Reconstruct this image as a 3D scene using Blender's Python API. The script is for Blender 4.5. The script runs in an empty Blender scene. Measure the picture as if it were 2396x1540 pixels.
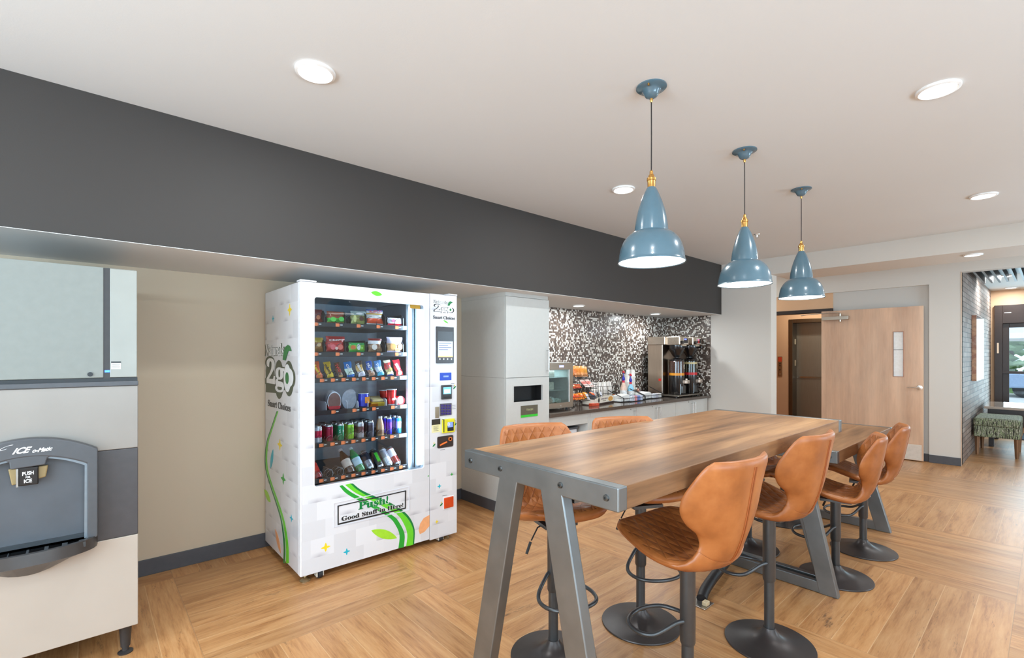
import bpy, math, random
from mathutils import Vector, Matrix
random.seed(7)
C = bpy.context.scene.collection
sc = bpy.context.scene
PI = math.pi

# ------------------------------------------------------------------ camera
F_PX, CX, HY, EYE = 1120.0, 1198.0, 831.0, 1.455      # focal length, principal column, horizon row (2396x1540), eye height
TH = math.atan2(1263, 1120)
FX, FY, RX, RY = math.cos(TH), math.sin(TH), math.sin(TH), -math.cos(TH)
cam = bpy.data.cameras.new('camera'); cam.sensor_width = 36; cam.lens = F_PX / 2396 * 36
cam.shift_y = 61 / 2396; cam.clip_start = 0.05; cam.clip_end = 200
camo = bpy.data.objects.new('camera', cam); C.objects.link(camo)
camo.location = (0, 0, EYE); camo.rotation_euler = (PI / 2, 0, TH - PI / 2)
sc.camera = camo

# ------------------------------------------------------------------ world, view
w = bpy.data.worlds.new('sky'); w.use_nodes = True; sc.world = w
bg = w.node_tree.nodes['Background']; bg.inputs[0].default_value = (0.80, 0.90, 1.0, 1); bg.inputs[1].default_value = 2.2
sc.view_settings.view_transform = 'Standard'; sc.view_settings.look = 'None'
sc.view_settings.exposure = 0.02; sc.view_settings.gamma = 1.0; sc.view_settings.use_curve_mapping = False
sc.cycles.max_bounces = 9; sc.cycles.diffuse_bounces = 5; sc.cycles.glossy_bounces = 4
sc.cycles.transparent_max_bounces = 12; sc.cycles.caustics_reflective = False; sc.cycles.caustics_refractive = False
sc.cycles.sample_clamp_indirect = 6.0; sc.cycles.use_denoising = True

def area(name, loc, rot, sx, sy, power, col=(1, 1, 1), shape='RECTANGLE', parent=None, spread=PI):
    l = bpy.data.lights.new(name, 'AREA'); l.shape = shape; l.size = sx
    if shape in ('RECTANGLE', 'ELLIPSE'): l.size_y = sy
    l.energy = power; l.color = col; l.spread = spread
    o = bpy.data.objects.new(name, l); C.objects.link(o); o.location = loc; o.rotation_euler = rot
    if parent: o.parent = parent
    return o
# daylight entering by the windows behind and beside the camera, and by the lobby's glass front
area('daylight', (-2.9, 0.6, 1.5), (0, -PI / 2, 0), 1.8, 3.5, 165, (0.84, 0.93, 1.0))
area('daylight', (.4, -3.55, 1.5), (PI / 2, 0, 0), 5.0, 1.7, 22, (0.84, 0.93, 1.0))
area('daylight', (7.2, -3.55, 1.5), (PI / 2, 0, 0), 2.1, 1.8, 70, (0.80, 0.91, 1.0))
area('daylight', (12.9, -0.6, 1.3), (0, PI / 2, 0), 1.7, 2.4, 60, (0.70, 0.91, 1.0))
# added fill lamps at the windows, tilted up to brighten the ceiling
area('ceiling_fill', (-2.85, 0.6, 1.0), (0, -PI / 2 - math.radians(60), 0), 1.2, 3.4, 40, (0.72, 0.88, 1.0), spread=2.4)
area('ceiling_fill', (.4, -3.5, 1.0), (PI / 2 + math.radians(58), 0, 0), 5.0, 1.2, 175, (0.72, 0.88, 1.0), spread=2.4)
area('ceiling_fill', (7.2, -3.5, 1.0), (PI / 2 + math.radians(55), 0, 0), 2.1, 1.2, 65, (0.72, 0.88, 1.0), spread=2.4)
sc.view_settings.use_white_balance = True; sc.view_settings.white_balance_temperature = 5850; sc.view_settings.white_balance_tint = 3
DOWN_W, PEND_W = 13.0, 3.0

# ------------------------------------------------------------------ picture measurement -> point on a plane
def ray(px, py):
    a = (px - CX) / F_PX; b = -(py - HY) / F_PX
    return FX + a * RX, FY + a * RY, b
def on_y(px, py, y):
    d = ray(px, py); t = y / d[1]; return Vector((d[0] * t, y, EYE + d[2] * t))
def on_x(px, py, x):
    d = ray(px, py); t = x / d[0]; return Vector((x, d[1] * t, EYE + d[2] * t))
def on_z(px, py, z=0.0):
    d = ray(px, py); t = (z - EYE) / d[2]; return Vector((d[0] * t, d[1] * t, z))

# ------------------------------------------------------------------ materials
def lin(c):
    return tuple((v / 255 / 12.92 if v / 255 <= 0.04045 else ((v / 255 + 0.055) / 1.055) ** 2.4) for v in c)
class N:
    """small node helper"""
    def __init__(s, m): s.t = m.node_tree; s.n = s.t.nodes
    def new(s, typ, **kw):
        n = s.n.new(typ)
        for k, v in kw.items(): setattr(n, k, v)
        return n
    def set(s, sock, v):
        if isinstance(v, bpy.types.NodeSocket): s.t.links.new(v, sock)
        else: sock.default_value = v
    def math(s, op, a, b=None, c=None, clamp=False):
        n = s.new('ShaderNodeMath', operation=op, use_clamp=clamp); s.set(n.inputs[0], a)
        if b is not None: s.set(n.inputs[1], b)
        if c is not None: s.set(n.inputs[2], c)
        return n.outputs[0]
    def mix(s, f, a, b, mode='MIX'):
        n = s.new('ShaderNodeMix', data_type='RGBA', blend_type=mode)
        s.set(n.inputs[0], f); s.set(n.inputs[6], a); s.set(n.inputs[7], b); return n.outputs[2]
    def noise(s, vec, scale, detail=3, rough=0.5, dim='3D'):
        n = s.new('ShaderNodeTexNoise', noise_dimensions=dim)
        if vec is not None: s.set(n.inputs['Vector'], vec)
        n.inputs['Scale'].default_value = scale; n.inputs['Detail'].default_value = detail; n.inputs['Roughness'].default_value = rough
        return n.outputs[0]
    def ramp(s, f, stops, interp='LINEAR'):
        n = s.new('ShaderNodeValToRGB'); r = n.color_ramp; r.interpolation = interp
        while len(r.elements) > 1: r.elements.remove(r.elements[-1])
        for i, (p, c) in enumerate(stops):
            e = r.elements[0] if i == 0 else r.elements.new(p)
            e.position = p; e.color = (*c, 1) if len(c) == 3 else c
        s.set(n.inputs[0], f); return n.outputs[0]
    def xyz(s, vec):
        n = s.new('ShaderNodeSeparateXYZ'); s.set(n.inputs[0], vec); return n.outputs
    def comb(s, x=0.0, y=0.0, z=0.0):
        n = s.new('ShaderNodeCombineXYZ'); s.set(n.inputs[0], x); s.set(n.inputs[1], y); s.set(n.inputs[2], z); return n.outputs[0]
    def mapping(s, vec, scale=(1, 1, 1), rot=(0, 0, 0)):
        n = s.new('ShaderNodeMapping'); s.set(n.inputs[0], vec); n.inputs[3].default_value = scale; n.inputs[2].default_value = rot; return n.outputs[0]
    def white(s, vec):
        n = s.new('ShaderNodeTexWhiteNoise', noise_dimensions='3D'); s.set(n.inputs[0], vec); return n.outputs[0]
    def bump(s, h, strength=0.3, dist=0.01):
        n = s.new('ShaderNodeBump'); n.inputs[0].default_value = strength; n.inputs[1].default_value = dist; s.set(n.inputs['Height'], h); return n.outputs[0]
def base(name, rough=0.5, metal=0.0, spec=0.5):
    m = bpy.data.materials.new(name); m.use_nodes = True; b = m.node_tree.nodes['Principled BSDF']
    b.inputs['Roughness'].default_value = rough; b.inputs['Metallic'].default_value = metal; b.inputs['Specular IOR Level'].default_value = spec
    k = N(m); tc = k.new('ShaderNodeTexCoord')
    return m, b, k, tc
_cache = {}
def M(rgb, rough=0.5, metal=0.0, spec=0.5, var=0.06, scale=30, emit=0.0, coat=0.0, bump=0.0, bscale=200):
    key = (tuple(rgb), rough, metal, spec, var, scale, emit, coat, bump)
    if key in _cache: return _cache[key]
    m, b, k, tc = base('paint', rough, metal, spec)
    c = lin(rgb); n = k.noise(tc.outputs['Object'], scale, 3)
    lo = tuple(v * (1 - var) for v in c); hi = tuple(min(1, v * (1 + var)) for v in c)
    col = k.ramp(n, [(0.3, lo), (0.7, hi)])
    k.set(b.inputs['Base Color'], col)
    if coat: b.inputs['Coat Weight'].default_value = coat; b.inputs['Coat Roughness'].default_value = 0.08
    if emit: k.set(b.inputs['Emission Color'], (*c, 1)); b.inputs['Emission Strength'].default_value = emit
    if bump: k.set(b.inputs['Normal'], k.bump(k.noise(tc.outputs['Object'], bscale, 2), bump, 0.002))
    _cache[key] = m; return m
def brushed(rgb, rough=0.3, axis=2):
    key = ('brushed', tuple(rgb), rough, axis)
    if key in _cache: return _cache[key]
    m, b, k, tc = base('brushed_steel', rough, 1.0)
    s = [220, 220, 220]; s[axis] = 4
    n = k.noise(k.mapping(tc.outputs['Object'], tuple(s)), 1.0, 3)
    c = lin(rgb)
    k.set(b.inputs['Base Color'], k.ramp(n, [(0.3, tuple(v * 0.88 for v in c)), (0.7, c)]))
    k.set(b.inputs['Normal'], k.bump(n, 0.08, 0.002))
    _cache[key] = m; return m
def wood(name, dark, mid, light, axis=0, scale=1.0, rough=0.4, streak=1.0, knots=True):
    m, b, k, tc = base(name, rough)
    s = [9 * scale] * 3; s[axis] = 1.1 * scale
    v = k.mapping(tc.outputs['Object'], tuple(s))
    a = k.noise(v, 1.0, 6, 0.62)
    s2 = [70 * scale] * 3; s2[axis] = 2.2 * scale
    f = k.noise(k.mapping(tc.outputs['Object'], tuple(s2)), 1.0, 4, 0.6)
    h = k.math('ADD', k.math('MULTIPLY', a, 0.72), k.math('MULTIPLY', f, 0.28 * streak))
    s4 = [4.5 * scale] * 3; s4[axis] = .8 * scale
    col = k.ramp(h, [(0.30, lin(dark)), (0.47, lin(mid)), (0.66, lin(light))]); col = k.mix(1.0, col, k.ramp(k.noise(k.mapping(tc.outputs['Object'], tuple(s4)), 1.0, 5, .65), [(.32, (.74, .74, .76)), (.62, (1.08, 1.06, 1.04))]), 'MULTIPLY')
    if knots:
        s3 = [5 * scale] * 3; s3[axis] = 1.4 * scale
        q = k.noise(k.mapping(tc.outputs['Object'], tuple(s3)), 1.0, 8, 0.75)
        col = k.mix(k.ramp(q, [(0.585, (0, 0, 0)), (0.68, (1, 1, 1))]), col, (*[c * 0.75 for c in lin(dark)], 1))
    k.set(b.inputs['Base Color'], col); k.set(b.inputs['Normal'], k.bump(f, 0.05, 0.003))
    return m
def glass_mat(name='clear_glass', tint=(1, 1, 1), refl=0.05, rough=0.0, fk=0.6):
    m = bpy.data.materials.new(name); m.use_nodes = True; k = N(m); k.n.remove(m.node_tree.nodes['Principled BSDF'])
    out = m.node_tree.nodes['Material Output']
    tr = k.new('ShaderNodeBsdfTransparent'); tr.inputs[0].default_value = (*tint, 1)
    gl = k.new('ShaderNodeBsdfGlossy'); gl.inputs['Roughness'].default_value = rough
    lw = k.new('ShaderNodeLayerWeight'); lw.inputs[0].default_value = 0.25
    f = k.math('ADD', k.math('MULTIPLY', lw.outputs['Fresnel'], fk), refl, clamp=True)
    mx = k.new('ShaderNodeMixShader'); k.set(mx.inputs[0], f); k.set(mx.inputs[1], tr.outputs[0]); k.set(mx.inputs[2], gl.outputs[0])
    k.set(out.inputs[0], mx.outputs[0]); return m
def emis(rgb, s):
    key = ('em', tuple(rgb), s)
    if key in _cache: return _cache[key]
    m = bpy.data.materials.new('lit_diffuser'); m.use_nodes = True; k = N(m); b = m.node_tree.nodes['Principled BSDF']
    tc = k.new('ShaderNodeTexCoord'); n = k.noise(tc.outputs['Object'], 6, 1)
    c = lin(rgb)
    k.set(b.inputs['Base Color'], (*c, 1)); k.set(b.inputs['Emission Color'], k.ramp(n, [(0.2, tuple(v * 0.97 for v in c)), (0.8, c)]))
    b.inputs['Emission Strength'].default_value = s; _cache[key] = m; return m

# ------------------------------------------------------------------ mesh building
class MB:
    def __init__(s): s.v = []; s.f = []; s.mi = []; s.uv = None
    def add(s, vs, fs, mi=0):
        o = len(s.v); s.v += [tuple(v) for v in vs]
        for f in fs: s.f.append([o + i for i in f]); s.mi.append(mi)
        return s
    def box(s, x0, x1, y0, y1, z0, z1, mi=0):
        x0, x1 = min(x0, x1), max(x0, x1); y0, y1 = min(y0, y1), max(y0, y1); z0, z1 = min(z0, z1), max(z0, z1)
        vs = [(x, y, z) for z in (z0, z1) for y in (y0, y1) for x in (x0, x1)]
        return s.add(vs, [(0, 2, 3, 1), (4, 5, 7, 6), (0, 1, 5, 4), (2, 6, 7, 3), (0, 4, 6, 2), (1, 3, 7, 5)], mi)
    def lathe(s, prof, c=(0, 0, 0), n=32, mi=0, axis='z', caps=True):
        """prof: list of (r, h) or (r, h, mi)"""
        o = len(s.v); k = len(prof)
        for p in prof:
            for i in range(n):
                a = 2 * PI * i / n; x, y = p[0] * math.cos(a), p[0] * math.sin(a)
                if axis == 'z': q = (c[0] + x, c[1] + y, c[2] + p[1])
                elif axis == 'y': q = (c[0] + x, c[1] + p[1], c[2] + y)
                else: q = (c[0] + p[1], c[1] + x, c[2] + y)
                s.v.append(q)
        fl = (lambda f: f) if axis != 'y' else (lambda f: f[::-1])
        for j in range(k - 1):
            m_ = prof[j][2] if len(prof[j]) > 2 else mi
            for i in range(n):
                i2 = (i + 1) % n
                s.f.append(fl([o + j * n + i, o + j * n + i2, o + (j + 1) * n + i2, o + (j + 1) * n + i])); s.mi.append(m_)
        if caps:
            if prof[0][0] > 1e-5: s.f.append(fl([o + i for i in range(n)][::-1])); s.mi.append(prof[0][2] if len(prof[0]) > 2 else mi)
            if prof[-1][0] > 1e-5: s.f.append(fl([o + (k - 1) * n + i for i in range(n)])); s.mi.append(prof[-1][2] if len(prof[-1]) > 2 else mi)
        return s
    def cyl(s, c, r, h, n=24, mi=0, axis='z', r2=None):
        return s.lathe([(r, 0), (r if r2 is None else r2, h)], c, n, mi, axis)
    def tube(s, pts, r, n=8, closed=False, mi=0):
        pts = [Vector(p) for p in pts]; k = len(pts); o = len(s.v); prev = None
        for i, p in enumerate(pts):
            if closed: t = pts[(i + 1) % k] - pts[i - 1]
            else: t = pts[min(i + 1, k - 1)] - pts[max(i - 1, 0)]
            t.normalize()
            if prev is None:
                up = Vector((0, 0, 1)) if abs(t.z) < 0.9 else Vector((1, 0, 0)); a = t.cross(up).normalized()
            else: a = (prev - t * prev.dot(t)).normalized()
            prev = a; b = t.cross(a)
            rr = r[i] if isinstance(r, (list, tuple)) else r
            for j in range(n):
                q = p + (a * math.cos(2 * PI * j / n) + b * math.sin(2 * PI * j / n)) * rr; s.v.append(tuple(q))
        for i in range(k if closed else k - 1):
            i2 = (i + 1) % k
            for j in range(n):
                j2 = (j + 1) % n; s.f.append([o + i * n + j, o + i * n + j2, o + i2 * n + j2, o + i2 * n + j]); s.mi.append(mi)
        if not closed:
            s.f.append([o + j for j in range(n)][::-1]); s.mi.append(mi)
            s.f.append([o + (k - 1) * n + j for j in range(n)]); s.mi.append(mi)
        return s
    def prism(s, poly, a0, a1, plane='xz', mi=0, hole=None):
        """polygon in the plane, extruded along the third axis from a0 to a1"""
        def P(u, v, a): return {'xz': (u, a, v), 'yz': (a, u, v), 'xy': (u, v, a)}[plane]
        n = len(poly); o = len(s.v)
        for a in (a0, a1):
            for u, v in poly: s.v.append(P(u, v, a))
        s.f.append([o + i for i in range(n)]); s.mi.append(mi); s.f.append([o + n + i for i in range(n)][::-1]); s.mi.append(mi)
        for i in range(n):
            j = (i + 1) % n; s.f.append([o + i, o + n + i, o + n + j, o + j]); s.mi.append(mi)
        return s
    def ring(s, outer, inner, a0, a1, plane='xz', mi=0):
        """frame between two polygons with the same number of points"""
        def P(u, v, a): return {'xz': (u, a, v), 'yz': (a, u, v), 'xy': (u, v, a)}[plane]
        n = len(outer); o = len(s.v)
        for a in (a0, a1):
            for q in (outer, inner):
                for u, v in q: s.v.append(P(u, v, a))
        for i in range(n):
            j = (i + 1) % n; O0, I0, O1, I1 = o, o + n, o + 2 * n, o + 3 * n
            for f in ([O0 + i, O0 + j, I0 + j, I0 + i], [O1 + i, I1 + i, I1 + j, O1 + j], [O0 + i, O1 + i, O1 + j, O0 + j], [I0 + i, I0 + j, I1 + j, I1 + i]):
                s.f.append(f); s.mi.append(mi)
        return s
    def ico(s, c, r, n=10, mi=0, sz=1.0):
        prof = [(max(1e-6, r * math.sin(PI * i / n)), -r * sz * math.cos(PI * i / n)) for i in range(n + 1)]
        return s.lathe(prof, c, 2 * n, mi, caps=False)
    def xform(s, mat):
        s.v = [tuple(mat @ Vector(v)) for v in s.v]; return s
    def build(s, name, mats, parent=None, bevel=0.0, smooth=False, angle=0.6, seg=2, merge=False):
        me = bpy.data.meshes.new(name); me.from_pydata(s.v, [], s.f)
        for m in (mats if isinstance(mats, (list, tuple)) else [mats]): me.materials.append(m)
        me.polygons.foreach_set('material_index', s.mi)
        if s.uv:
            l = me.uv_layers.new(name='UVMap')
            for p in me.polygons:
                for li in p.loop_indices: l.data[li].uv = s.uv[me.loops[li].vertex_index]
        import bmesh as _b
        bm = _b.new(); bm.from_mesh(me)
        if merge: _b.ops.remove_doubles(bm, verts=bm.verts, dist=1e-5)
        _b.ops.recalc_face_normals(bm, faces=bm.faces); bm.to_mesh(me); bm.free()
        me.update()
        if smooth:
            me.polygons.foreach_set('use_smooth', [True] * len(me.polygons)); me.set_sharp_from_angle(angle=angle)
        o = bpy.data.objects.new(name, me); C.objects.link(o)
        if bevel:
            b = o.modifiers.new('bevel', 'BEVEL'); b.width = bevel; b.segments = seg; b.limit_method = 'ANGLE'; b.angle_limit = 0.6
        if parent: o.parent = parent; o.matrix_parent_inverse = parent.matrix_world.inverted() if False else Matrix()
        return o
def E(name, label=None, cat=None, loc=(0, 0, 0), rz=0.0, group=None, parent=None, kind=None):
    o = bpy.data.objects.new(name, None); C.objects.link(o); o.location = loc; o.rotation_euler = (0, 0, rz); o.empty_display_size = 0.05
    if parent: o.parent = parent
    return tag(o, label, cat, group, kind)
def tag(o, label=None, cat=None, group=None, kind=None):
    if label: o['label'] = label
    if cat: o['category'] = cat
    if group: o['group'] = group
    if kind: o['kind'] = kind
    return o
def S(o): o['kind'] = 'structure'; return o
def copy_tree(o, parent=None):
    c = o.copy(); C.objects.link(c)
    if parent: c.parent = parent
    for ch in list(o.children): copy_tree(ch, c)
    return c
def shift(mb, loc):
    mb.v = [(a[0] - loc[0], a[1] - loc[1], a[2] - loc[2]) for a in mb.v]; return mb
def catmull(keys, t):
    """keys: (t, values...) -> interpolated values"""
    n = len(keys)
    i = 0
    while i < n - 2 and t > keys[i + 1][0]: i += 1
    a, b = keys[i], keys[i + 1]; p = keys[max(i - 1, 0)]; q = keys[min(i + 2, n - 1)]
    h = b[0] - a[0]; u = max(0, min(1, (t - a[0]) / h)); out = []
    for k in range(1, len(a)):
        m0 = (b[k] - p[k]) / (b[0] - p[0]) * h if b[0] != p[0] else 0; m1 = (q[k] - a[k]) / (q[0] - a[0]) * h if q[0] != a[0] else 0
        out.append((2 * u**3 - 3 * u**2 + 1) * a[k] + (u**3 - 2 * u**2 + u) * m0 + (-2 * u**3 + 3 * u**2) * b[k] + (u**3 - u**2) * m1)
    return out
def spline(pts, per=6, closed=False):
    k = [(i, *p) for i, p in enumerate(pts + ([pts[0]] if closed else []))]; n = len(k) - 1
    return [tuple(catmull(k, i / per)) for i in range(n * per + (0 if closed else 1))]
def rrect(x0, x1, z0, z1, r, n=4):
    out = []
    for cx_, cz_, a0 in ((x1 - r, z1 - r, 0), (x0 + r, z1 - r, PI / 2), (x0 + r, z0 + r, PI), (x1 - r, z0 + r, 1.5 * PI)):
        for i in range(n + 1):
            a = a0 + PI / 2 * i / n; out.append((cx_ + r * math.cos(a), cz_ + r * math.sin(a)))
    return out

# ------------------------------------------------------------------ lettering
def serif(b):
    o = ''
    for c in b:
        if 'A' <= c <= 'Z': o += chr(0x1D400 + ord(c) - 65)
        elif 'a' <= c <= 'z': o += chr(0x1D41A + ord(c) - 97)
        elif '0' <= c <= '9': o += chr(0x1D7CE + ord(c) - 48)
        else: o += c
    return o
def glyphs(text, offset=0.0, shear=0.0, space=1.0):
    c = bpy.data.curves.new('lettering', 'FONT'); c.body = text; c.size = 1; c.offset = offset; c.shear = shear; c.space_character = space
    c.resolution_u = 3; c.extrude = 0.0
    o = bpy.data.objects.new('lettering', c); C.objects.link(o)
    dg = bpy.context.evaluated_depsgraph_get(); me = o.evaluated_get(dg).to_mesh()
    vs = [(v.co.x, v.co.y) for v in me.vertices]; fs = [list(p.vertices) for p in me.polygons]
    o.evaluated_get(dg).to_mesh_clear(); bpy.data.objects.remove(o); bpy.data.curves.remove(c)
    return vs, fs
def lettering(name, text, p0, p1, p2, mat, parent, offset=0.0, shear=0.0, lift=0.0008, grow=0.0, space=1.0):
    """text fitted to the parallelogram p0 (bottom left), p1 (bottom right), p2 (top left); lifted towards the viewer"""
    vs, fs = glyphs(text, offset, shear, space)
    if not vs: return None
    x0 = min(v[0] for v in vs); x1 = max(v[0] for v in vs); y0 = min(v[1] for v in vs); y1 = max(v[1] for v in vs)
    p0, p1, p2 = Vector(p0), Vector(p1), Vector(p2); U = p1 - p0; V = p2 - p0; n = U.cross(V).normalized()
    mb = MB()
    for q in vs:
        u = (q[0] - x0) / (x1 - x0) * (1 + 2 * grow) - grow; v = (q[1] - y0) / (y1 - y0) * (1 + 2 * grow) - grow
        mb.v.append(tuple(p0 + U * u + V * v + n * lift))
    mb.f = fs; mb.mi = [0] * len(fs)
    me = bpy.data.meshes.new(name); me.from_pydata(mb.v, [], mb.f); me.materials.append(mat); me.update()
    o = bpy.data.objects.new(name, me); C.objects.link(o)
    if parent: o.parent = parent
    return o
def W(o):
    v = Vector((0, 0, 0))
    while o: v += o.location; o = o.parent
    return v
def PB(name, mb, mats, parent=None, **kw):
    """build a mesh given in world coordinates under an unrotated parent"""
    if parent: shift(mb, W(parent))
    return mb.build(name, mats, parent, **kw)
def LT(name, text, p0, p1, p2, mat, parent, **kw):
    o = W(parent); return lettering(name, text, Vector(p0) - o, Vector(p1) - o, Vector(p2) - o, mat, parent, **kw)

# ================================================================== SETTING
WALL_Y, ALC_Y, CEIL, ALC_Z, END_X, FAR_X, OPEN_Y = 3.97, 3.112, 2.735, 2.03, 6.734, 8.55, 0.787
def wallpaint(rgb, name='wall_paint'):
    m, b, k, tc = base(name, 0.65, spec=0.3); c = lin(rgb)
    n = k.noise(tc.outputs['Object'], 160, 3); n2 = k.noise(tc.outputs['Object'], 1.2, 2)
    k.set(b.inputs['Base Color'], k.ramp(n2, [(0.3, tuple(v * 0.985 for v in c)), (0.7, c)]))
    k.set(b.inputs['Normal'], k.bump(n, 0.12, 0.002)); return m
m_wall = wallpaint((216, 211, 203)); m_tan = wallpaint((204, 188, 164), 'tan_paint'); m_ceil = wallpaint((224, 225, 224), 'ceiling_paint')
m_dark = wallpaint((64, 60, 57), 'charcoal_paint'); m_warm = wallpaint((214, 176, 140), 'warm_paint'); m_recess = wallpaint((206, 203, 197), 'recess_paint')
m_base = M((78, 79, 84), 0.45, bump=0.05)

def floor_mat():
    m, b, k, tc = base('oak_parquet', 0.33, spec=0.5)
    x, y, z = k.xyz(tc.outputs['Object'])
    B, P = 1.22, 0.1525
    gx = k.math('DIVIDE', k.math('SUBTRACT', x, 0.49 - 12.2), 1.213); gy = k.math('DIVIDE', k.math('SUBTRACT', y, 0.14 - 12.2), B)
    ix = k.math('FLOOR', gx); iy = k.math('FLOOR', gy); fx = k.math('FRACT', gx); fy = k.math('FRACT', gy)
    par = k.math('MODULO', k.math('ADD', ix, iy), 2.0)          # 0: boards along x
    odd = k.math('GREATER_THAN', par, 0.5)
    def sel(a0, a1):
        n = k.new('ShaderNodeMix', data_type='FLOAT'); k.set(n.inputs[0], odd); k.set(n.inputs[2], a0); k.set(n.inputs[3], a1); return n.outputs[0]
    across = k.math('MULTIPLY', sel(fy, fx), 8.0); along = sel(fx, fy)
    ip = k.math('FLOOR', across); fp = k.math('FRACT', across)
    rid = k.white(k.comb(k.math('ADD', k.math('MULTIPLY', ix, 3.7), ip), k.math('MULTIPLY', iy, 5.3), odd))
    la = k.math('MULTIPLY', along, B); ac = k.math('MULTIPLY', across, P)
    sx = k.math('ADD', la, k.math('MULTIPLY', rid, 37.0)); sy = k.math('ADD', ac, k.math('MULTIPLY', rid, 11.0))
    v1 = k.comb(k.math('MULTIPLY', sx, 1.8), k.math('MULTIPLY', sy, 15.0), rid)
    v2 = k.comb(k.math('MULTIPLY', sx, 6.0), k.math('MULTIPLY', sy, 95.0), rid)
    a = k.noise(v1, 1.0, 8, 0.68); f = k.noise(v2, 1.0, 6, 0.7)
    h = k.math('ADD', k.math('MULTIPLY', a, 0.66), k.math('MULTIPLY', f, 0.34))
    col = k.ramp(h, [(0.30, lin((120, 76, 42))), (0.41, lin((168, 117, 70))), (0.50, lin((190, 139, 88))), (0.66, lin((207, 160, 110)))])
    kn = k.noise(k.comb(k.math('MULTIPLY', sx, 3.2), k.math('MULTIPLY', sy, 13.0), rid), 1.0, 6, 0.7)
    ck = k.noise(k.comb(k.math('MULTIPLY', sx, 1.1), k.math('MULTIPLY', sy, 26.0), k.math('ADD', rid, 4.0)), 1.0, 4, 0.6)
    crack = k.math('LESS_THAN', k.math('ABSOLUTE', k.math('SUBTRACT', ck, 0.60)), 0.0045)
    col = k.mix(k.math('MULTIPLY', k.math('MULTIPLY', crack, k.math('GREATER_THAN', kn, .5)), .6), col, (*lin((110, 74, 46)), 1))
    col = k.mix(k.ramp(kn, [(0.63, (0, 0, 0)), (0.72, (0.8, 0.8, 0.8))]), col, (*lin((104, 74, 50)), 1))
    tone = k.ramp(rid, [(0.0, (0.86, 0.86, 0.86)), (1.0, (1.06, 1.05, 1.03))])
    col = k.mix(1.0, col, tone, 'MULTIPLY')
    # fine seams between the boards and around the blocks
    def near(fr, wd): return k.math('LESS_THAN', k.math('MINIMUM', fr, k.math('SUBTRACT', 1.0, fr)), wd)
    seam = k.math('MAXIMUM', near(fp, 0.010), k.math('MAXIMUM', near(fx, 0.0013), near(fy, 0.0013)))
    col = k.mix(k.math('MULTIPLY', near(fp, 0.011), 0.50), col, (*lin((222, 186, 140)), 1))
    col = k.mix(k.math('MULTIPLY', k.math('MAXIMUM', near(fx, 0.0014), near(fy, 0.0014)), 0.45), col, (*lin((120, 84, 56)), 1))
    k.set(b.inputs['Base Color'], col)
    k.set(b.inputs['Roughness'], k.math('ADD', 0.26, k.math('MULTIPLY', f, 0.16)))
    hh = k.math('SUBTRACT', k.math('MULTIPLY', f, 0.25), seam)
    k.set(b.inputs['Normal'], k.bump(hh, 0.25, 0.0015))
    return m
S(MB().box(-3, 15, -3.6, 5.2, -0.10, 0).build('floor', floor_mat()))
S(MB().box(-3, END_X, -3.6, ALC_Y + .01, CEIL, CEIL + .1).build('ceiling', m_ceil))
S(MB().box(-3, END_X - .001, ALC_Y + .001, WALL_Y + .1, ALC_Z - .002, ALC_Z + .0005).build('ceiling_alcove', m_ceil))
S(MB().box(-3, END_X, ALC_Y, ALC_Y + .12, ALC_Z + .001, CEIL + .05).build('wall_soffit', m_dark))
S(MB().box(-3, 2.84, WALL_Y, WALL_Y + .15, 0, ALC_Z + .05).build('wall_left', m_tan))
# mosaic of round tiles
def mosaic(sa):
    m, b, k, tc = base('penny_mosaic', 0.25, spec=0.6)
    o = k.xyz(tc.outputs['Object']); a = o[sa]; z = o[2]; s = 0.0235; r3 = s * math.sqrt(3)
    def lat(oa, oz):
        ga = k.math('DIVIDE', k.math('ADD', a, oa + 50 * s), s); gz = k.math('DIVIDE', k.math('ADD', z, oz + 50 * r3), r3)
        da = k.math('MULTIPLY', k.math('SUBTRACT', k.math('FRACT', ga), 0.5), s); dz = k.math('MULTIPLY', k.math('SUBTRACT', k.math('FRACT', gz), 0.5), r3)
        d = k.math('SQRT', k.math('ADD', k.math('MULTIPLY', da, da), k.math('MULTIPLY', dz, dz)))
        return d, k.white(k.comb(k.math('FLOOR', ga), k.math('FLOOR', gz), oa * 100 + 3))
    d1, r1 = lat(0, 0); d2, r2 = lat(s / 2, r3 / 2)
    first = k.math('LESS_THAN', d1, d2); d = k.math('MINIMUM', d1, d2)
    n = k.new('ShaderNodeMix', data_type='FLOAT'); k.set(n.inputs[0], first); k.set(n.inputs[2], r2); k.set(n.inputs[3], r1); rr = n.outputs[0]
    tile = k.ramp(rr, [(0.0, lin((78, 66, 58))), (0.26, lin((112, 98, 88))), (0.46, lin((92, 76, 66))), (0.60, lin((232, 226, 216))), (0.86, lin((186, 174, 162)))], 'CONSTANT')
    inside = k.math('LESS_THAN', d, s * 0.455)
    k.set(b.inputs['Base Color'], k.mix(inside, (*lin((70, 60, 54)), 1), tile))
    k.set(b.inputs['Normal'], k.bump(k.ramp(k.math('DIVIDE', d, s), [(0.3, (1, 1, 1)), (0.47, (0, 0, 0))]), 0.4, 0.003))
    return m
S(MB().box(2.84, END_X, WALL_Y, WALL_Y + .15, 0, ALC_Z + .05).build('wall_backsplash', mosaic(0)))
S(MB().box(END_X - .012, END_X - .001, 3.268, WALL_Y, .87, ALC_Z).build('wall_backsplash', mosaic(1)))
S(MB().box(END_X, END_X + .19, 2.453, WALL_Y + .15, 0, 2.85).build('wall_end', m_wall))
S(MB().box(END_X, 7.45, -3.6, 2.453, 2.515, 2.85).build('trim_1', m_wall))
S(MB().box(7.45, FAR_X + .2, -3.6, 5.2, 2.80, 2.85).build('ceiling_corridor', m_ceil))
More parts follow.
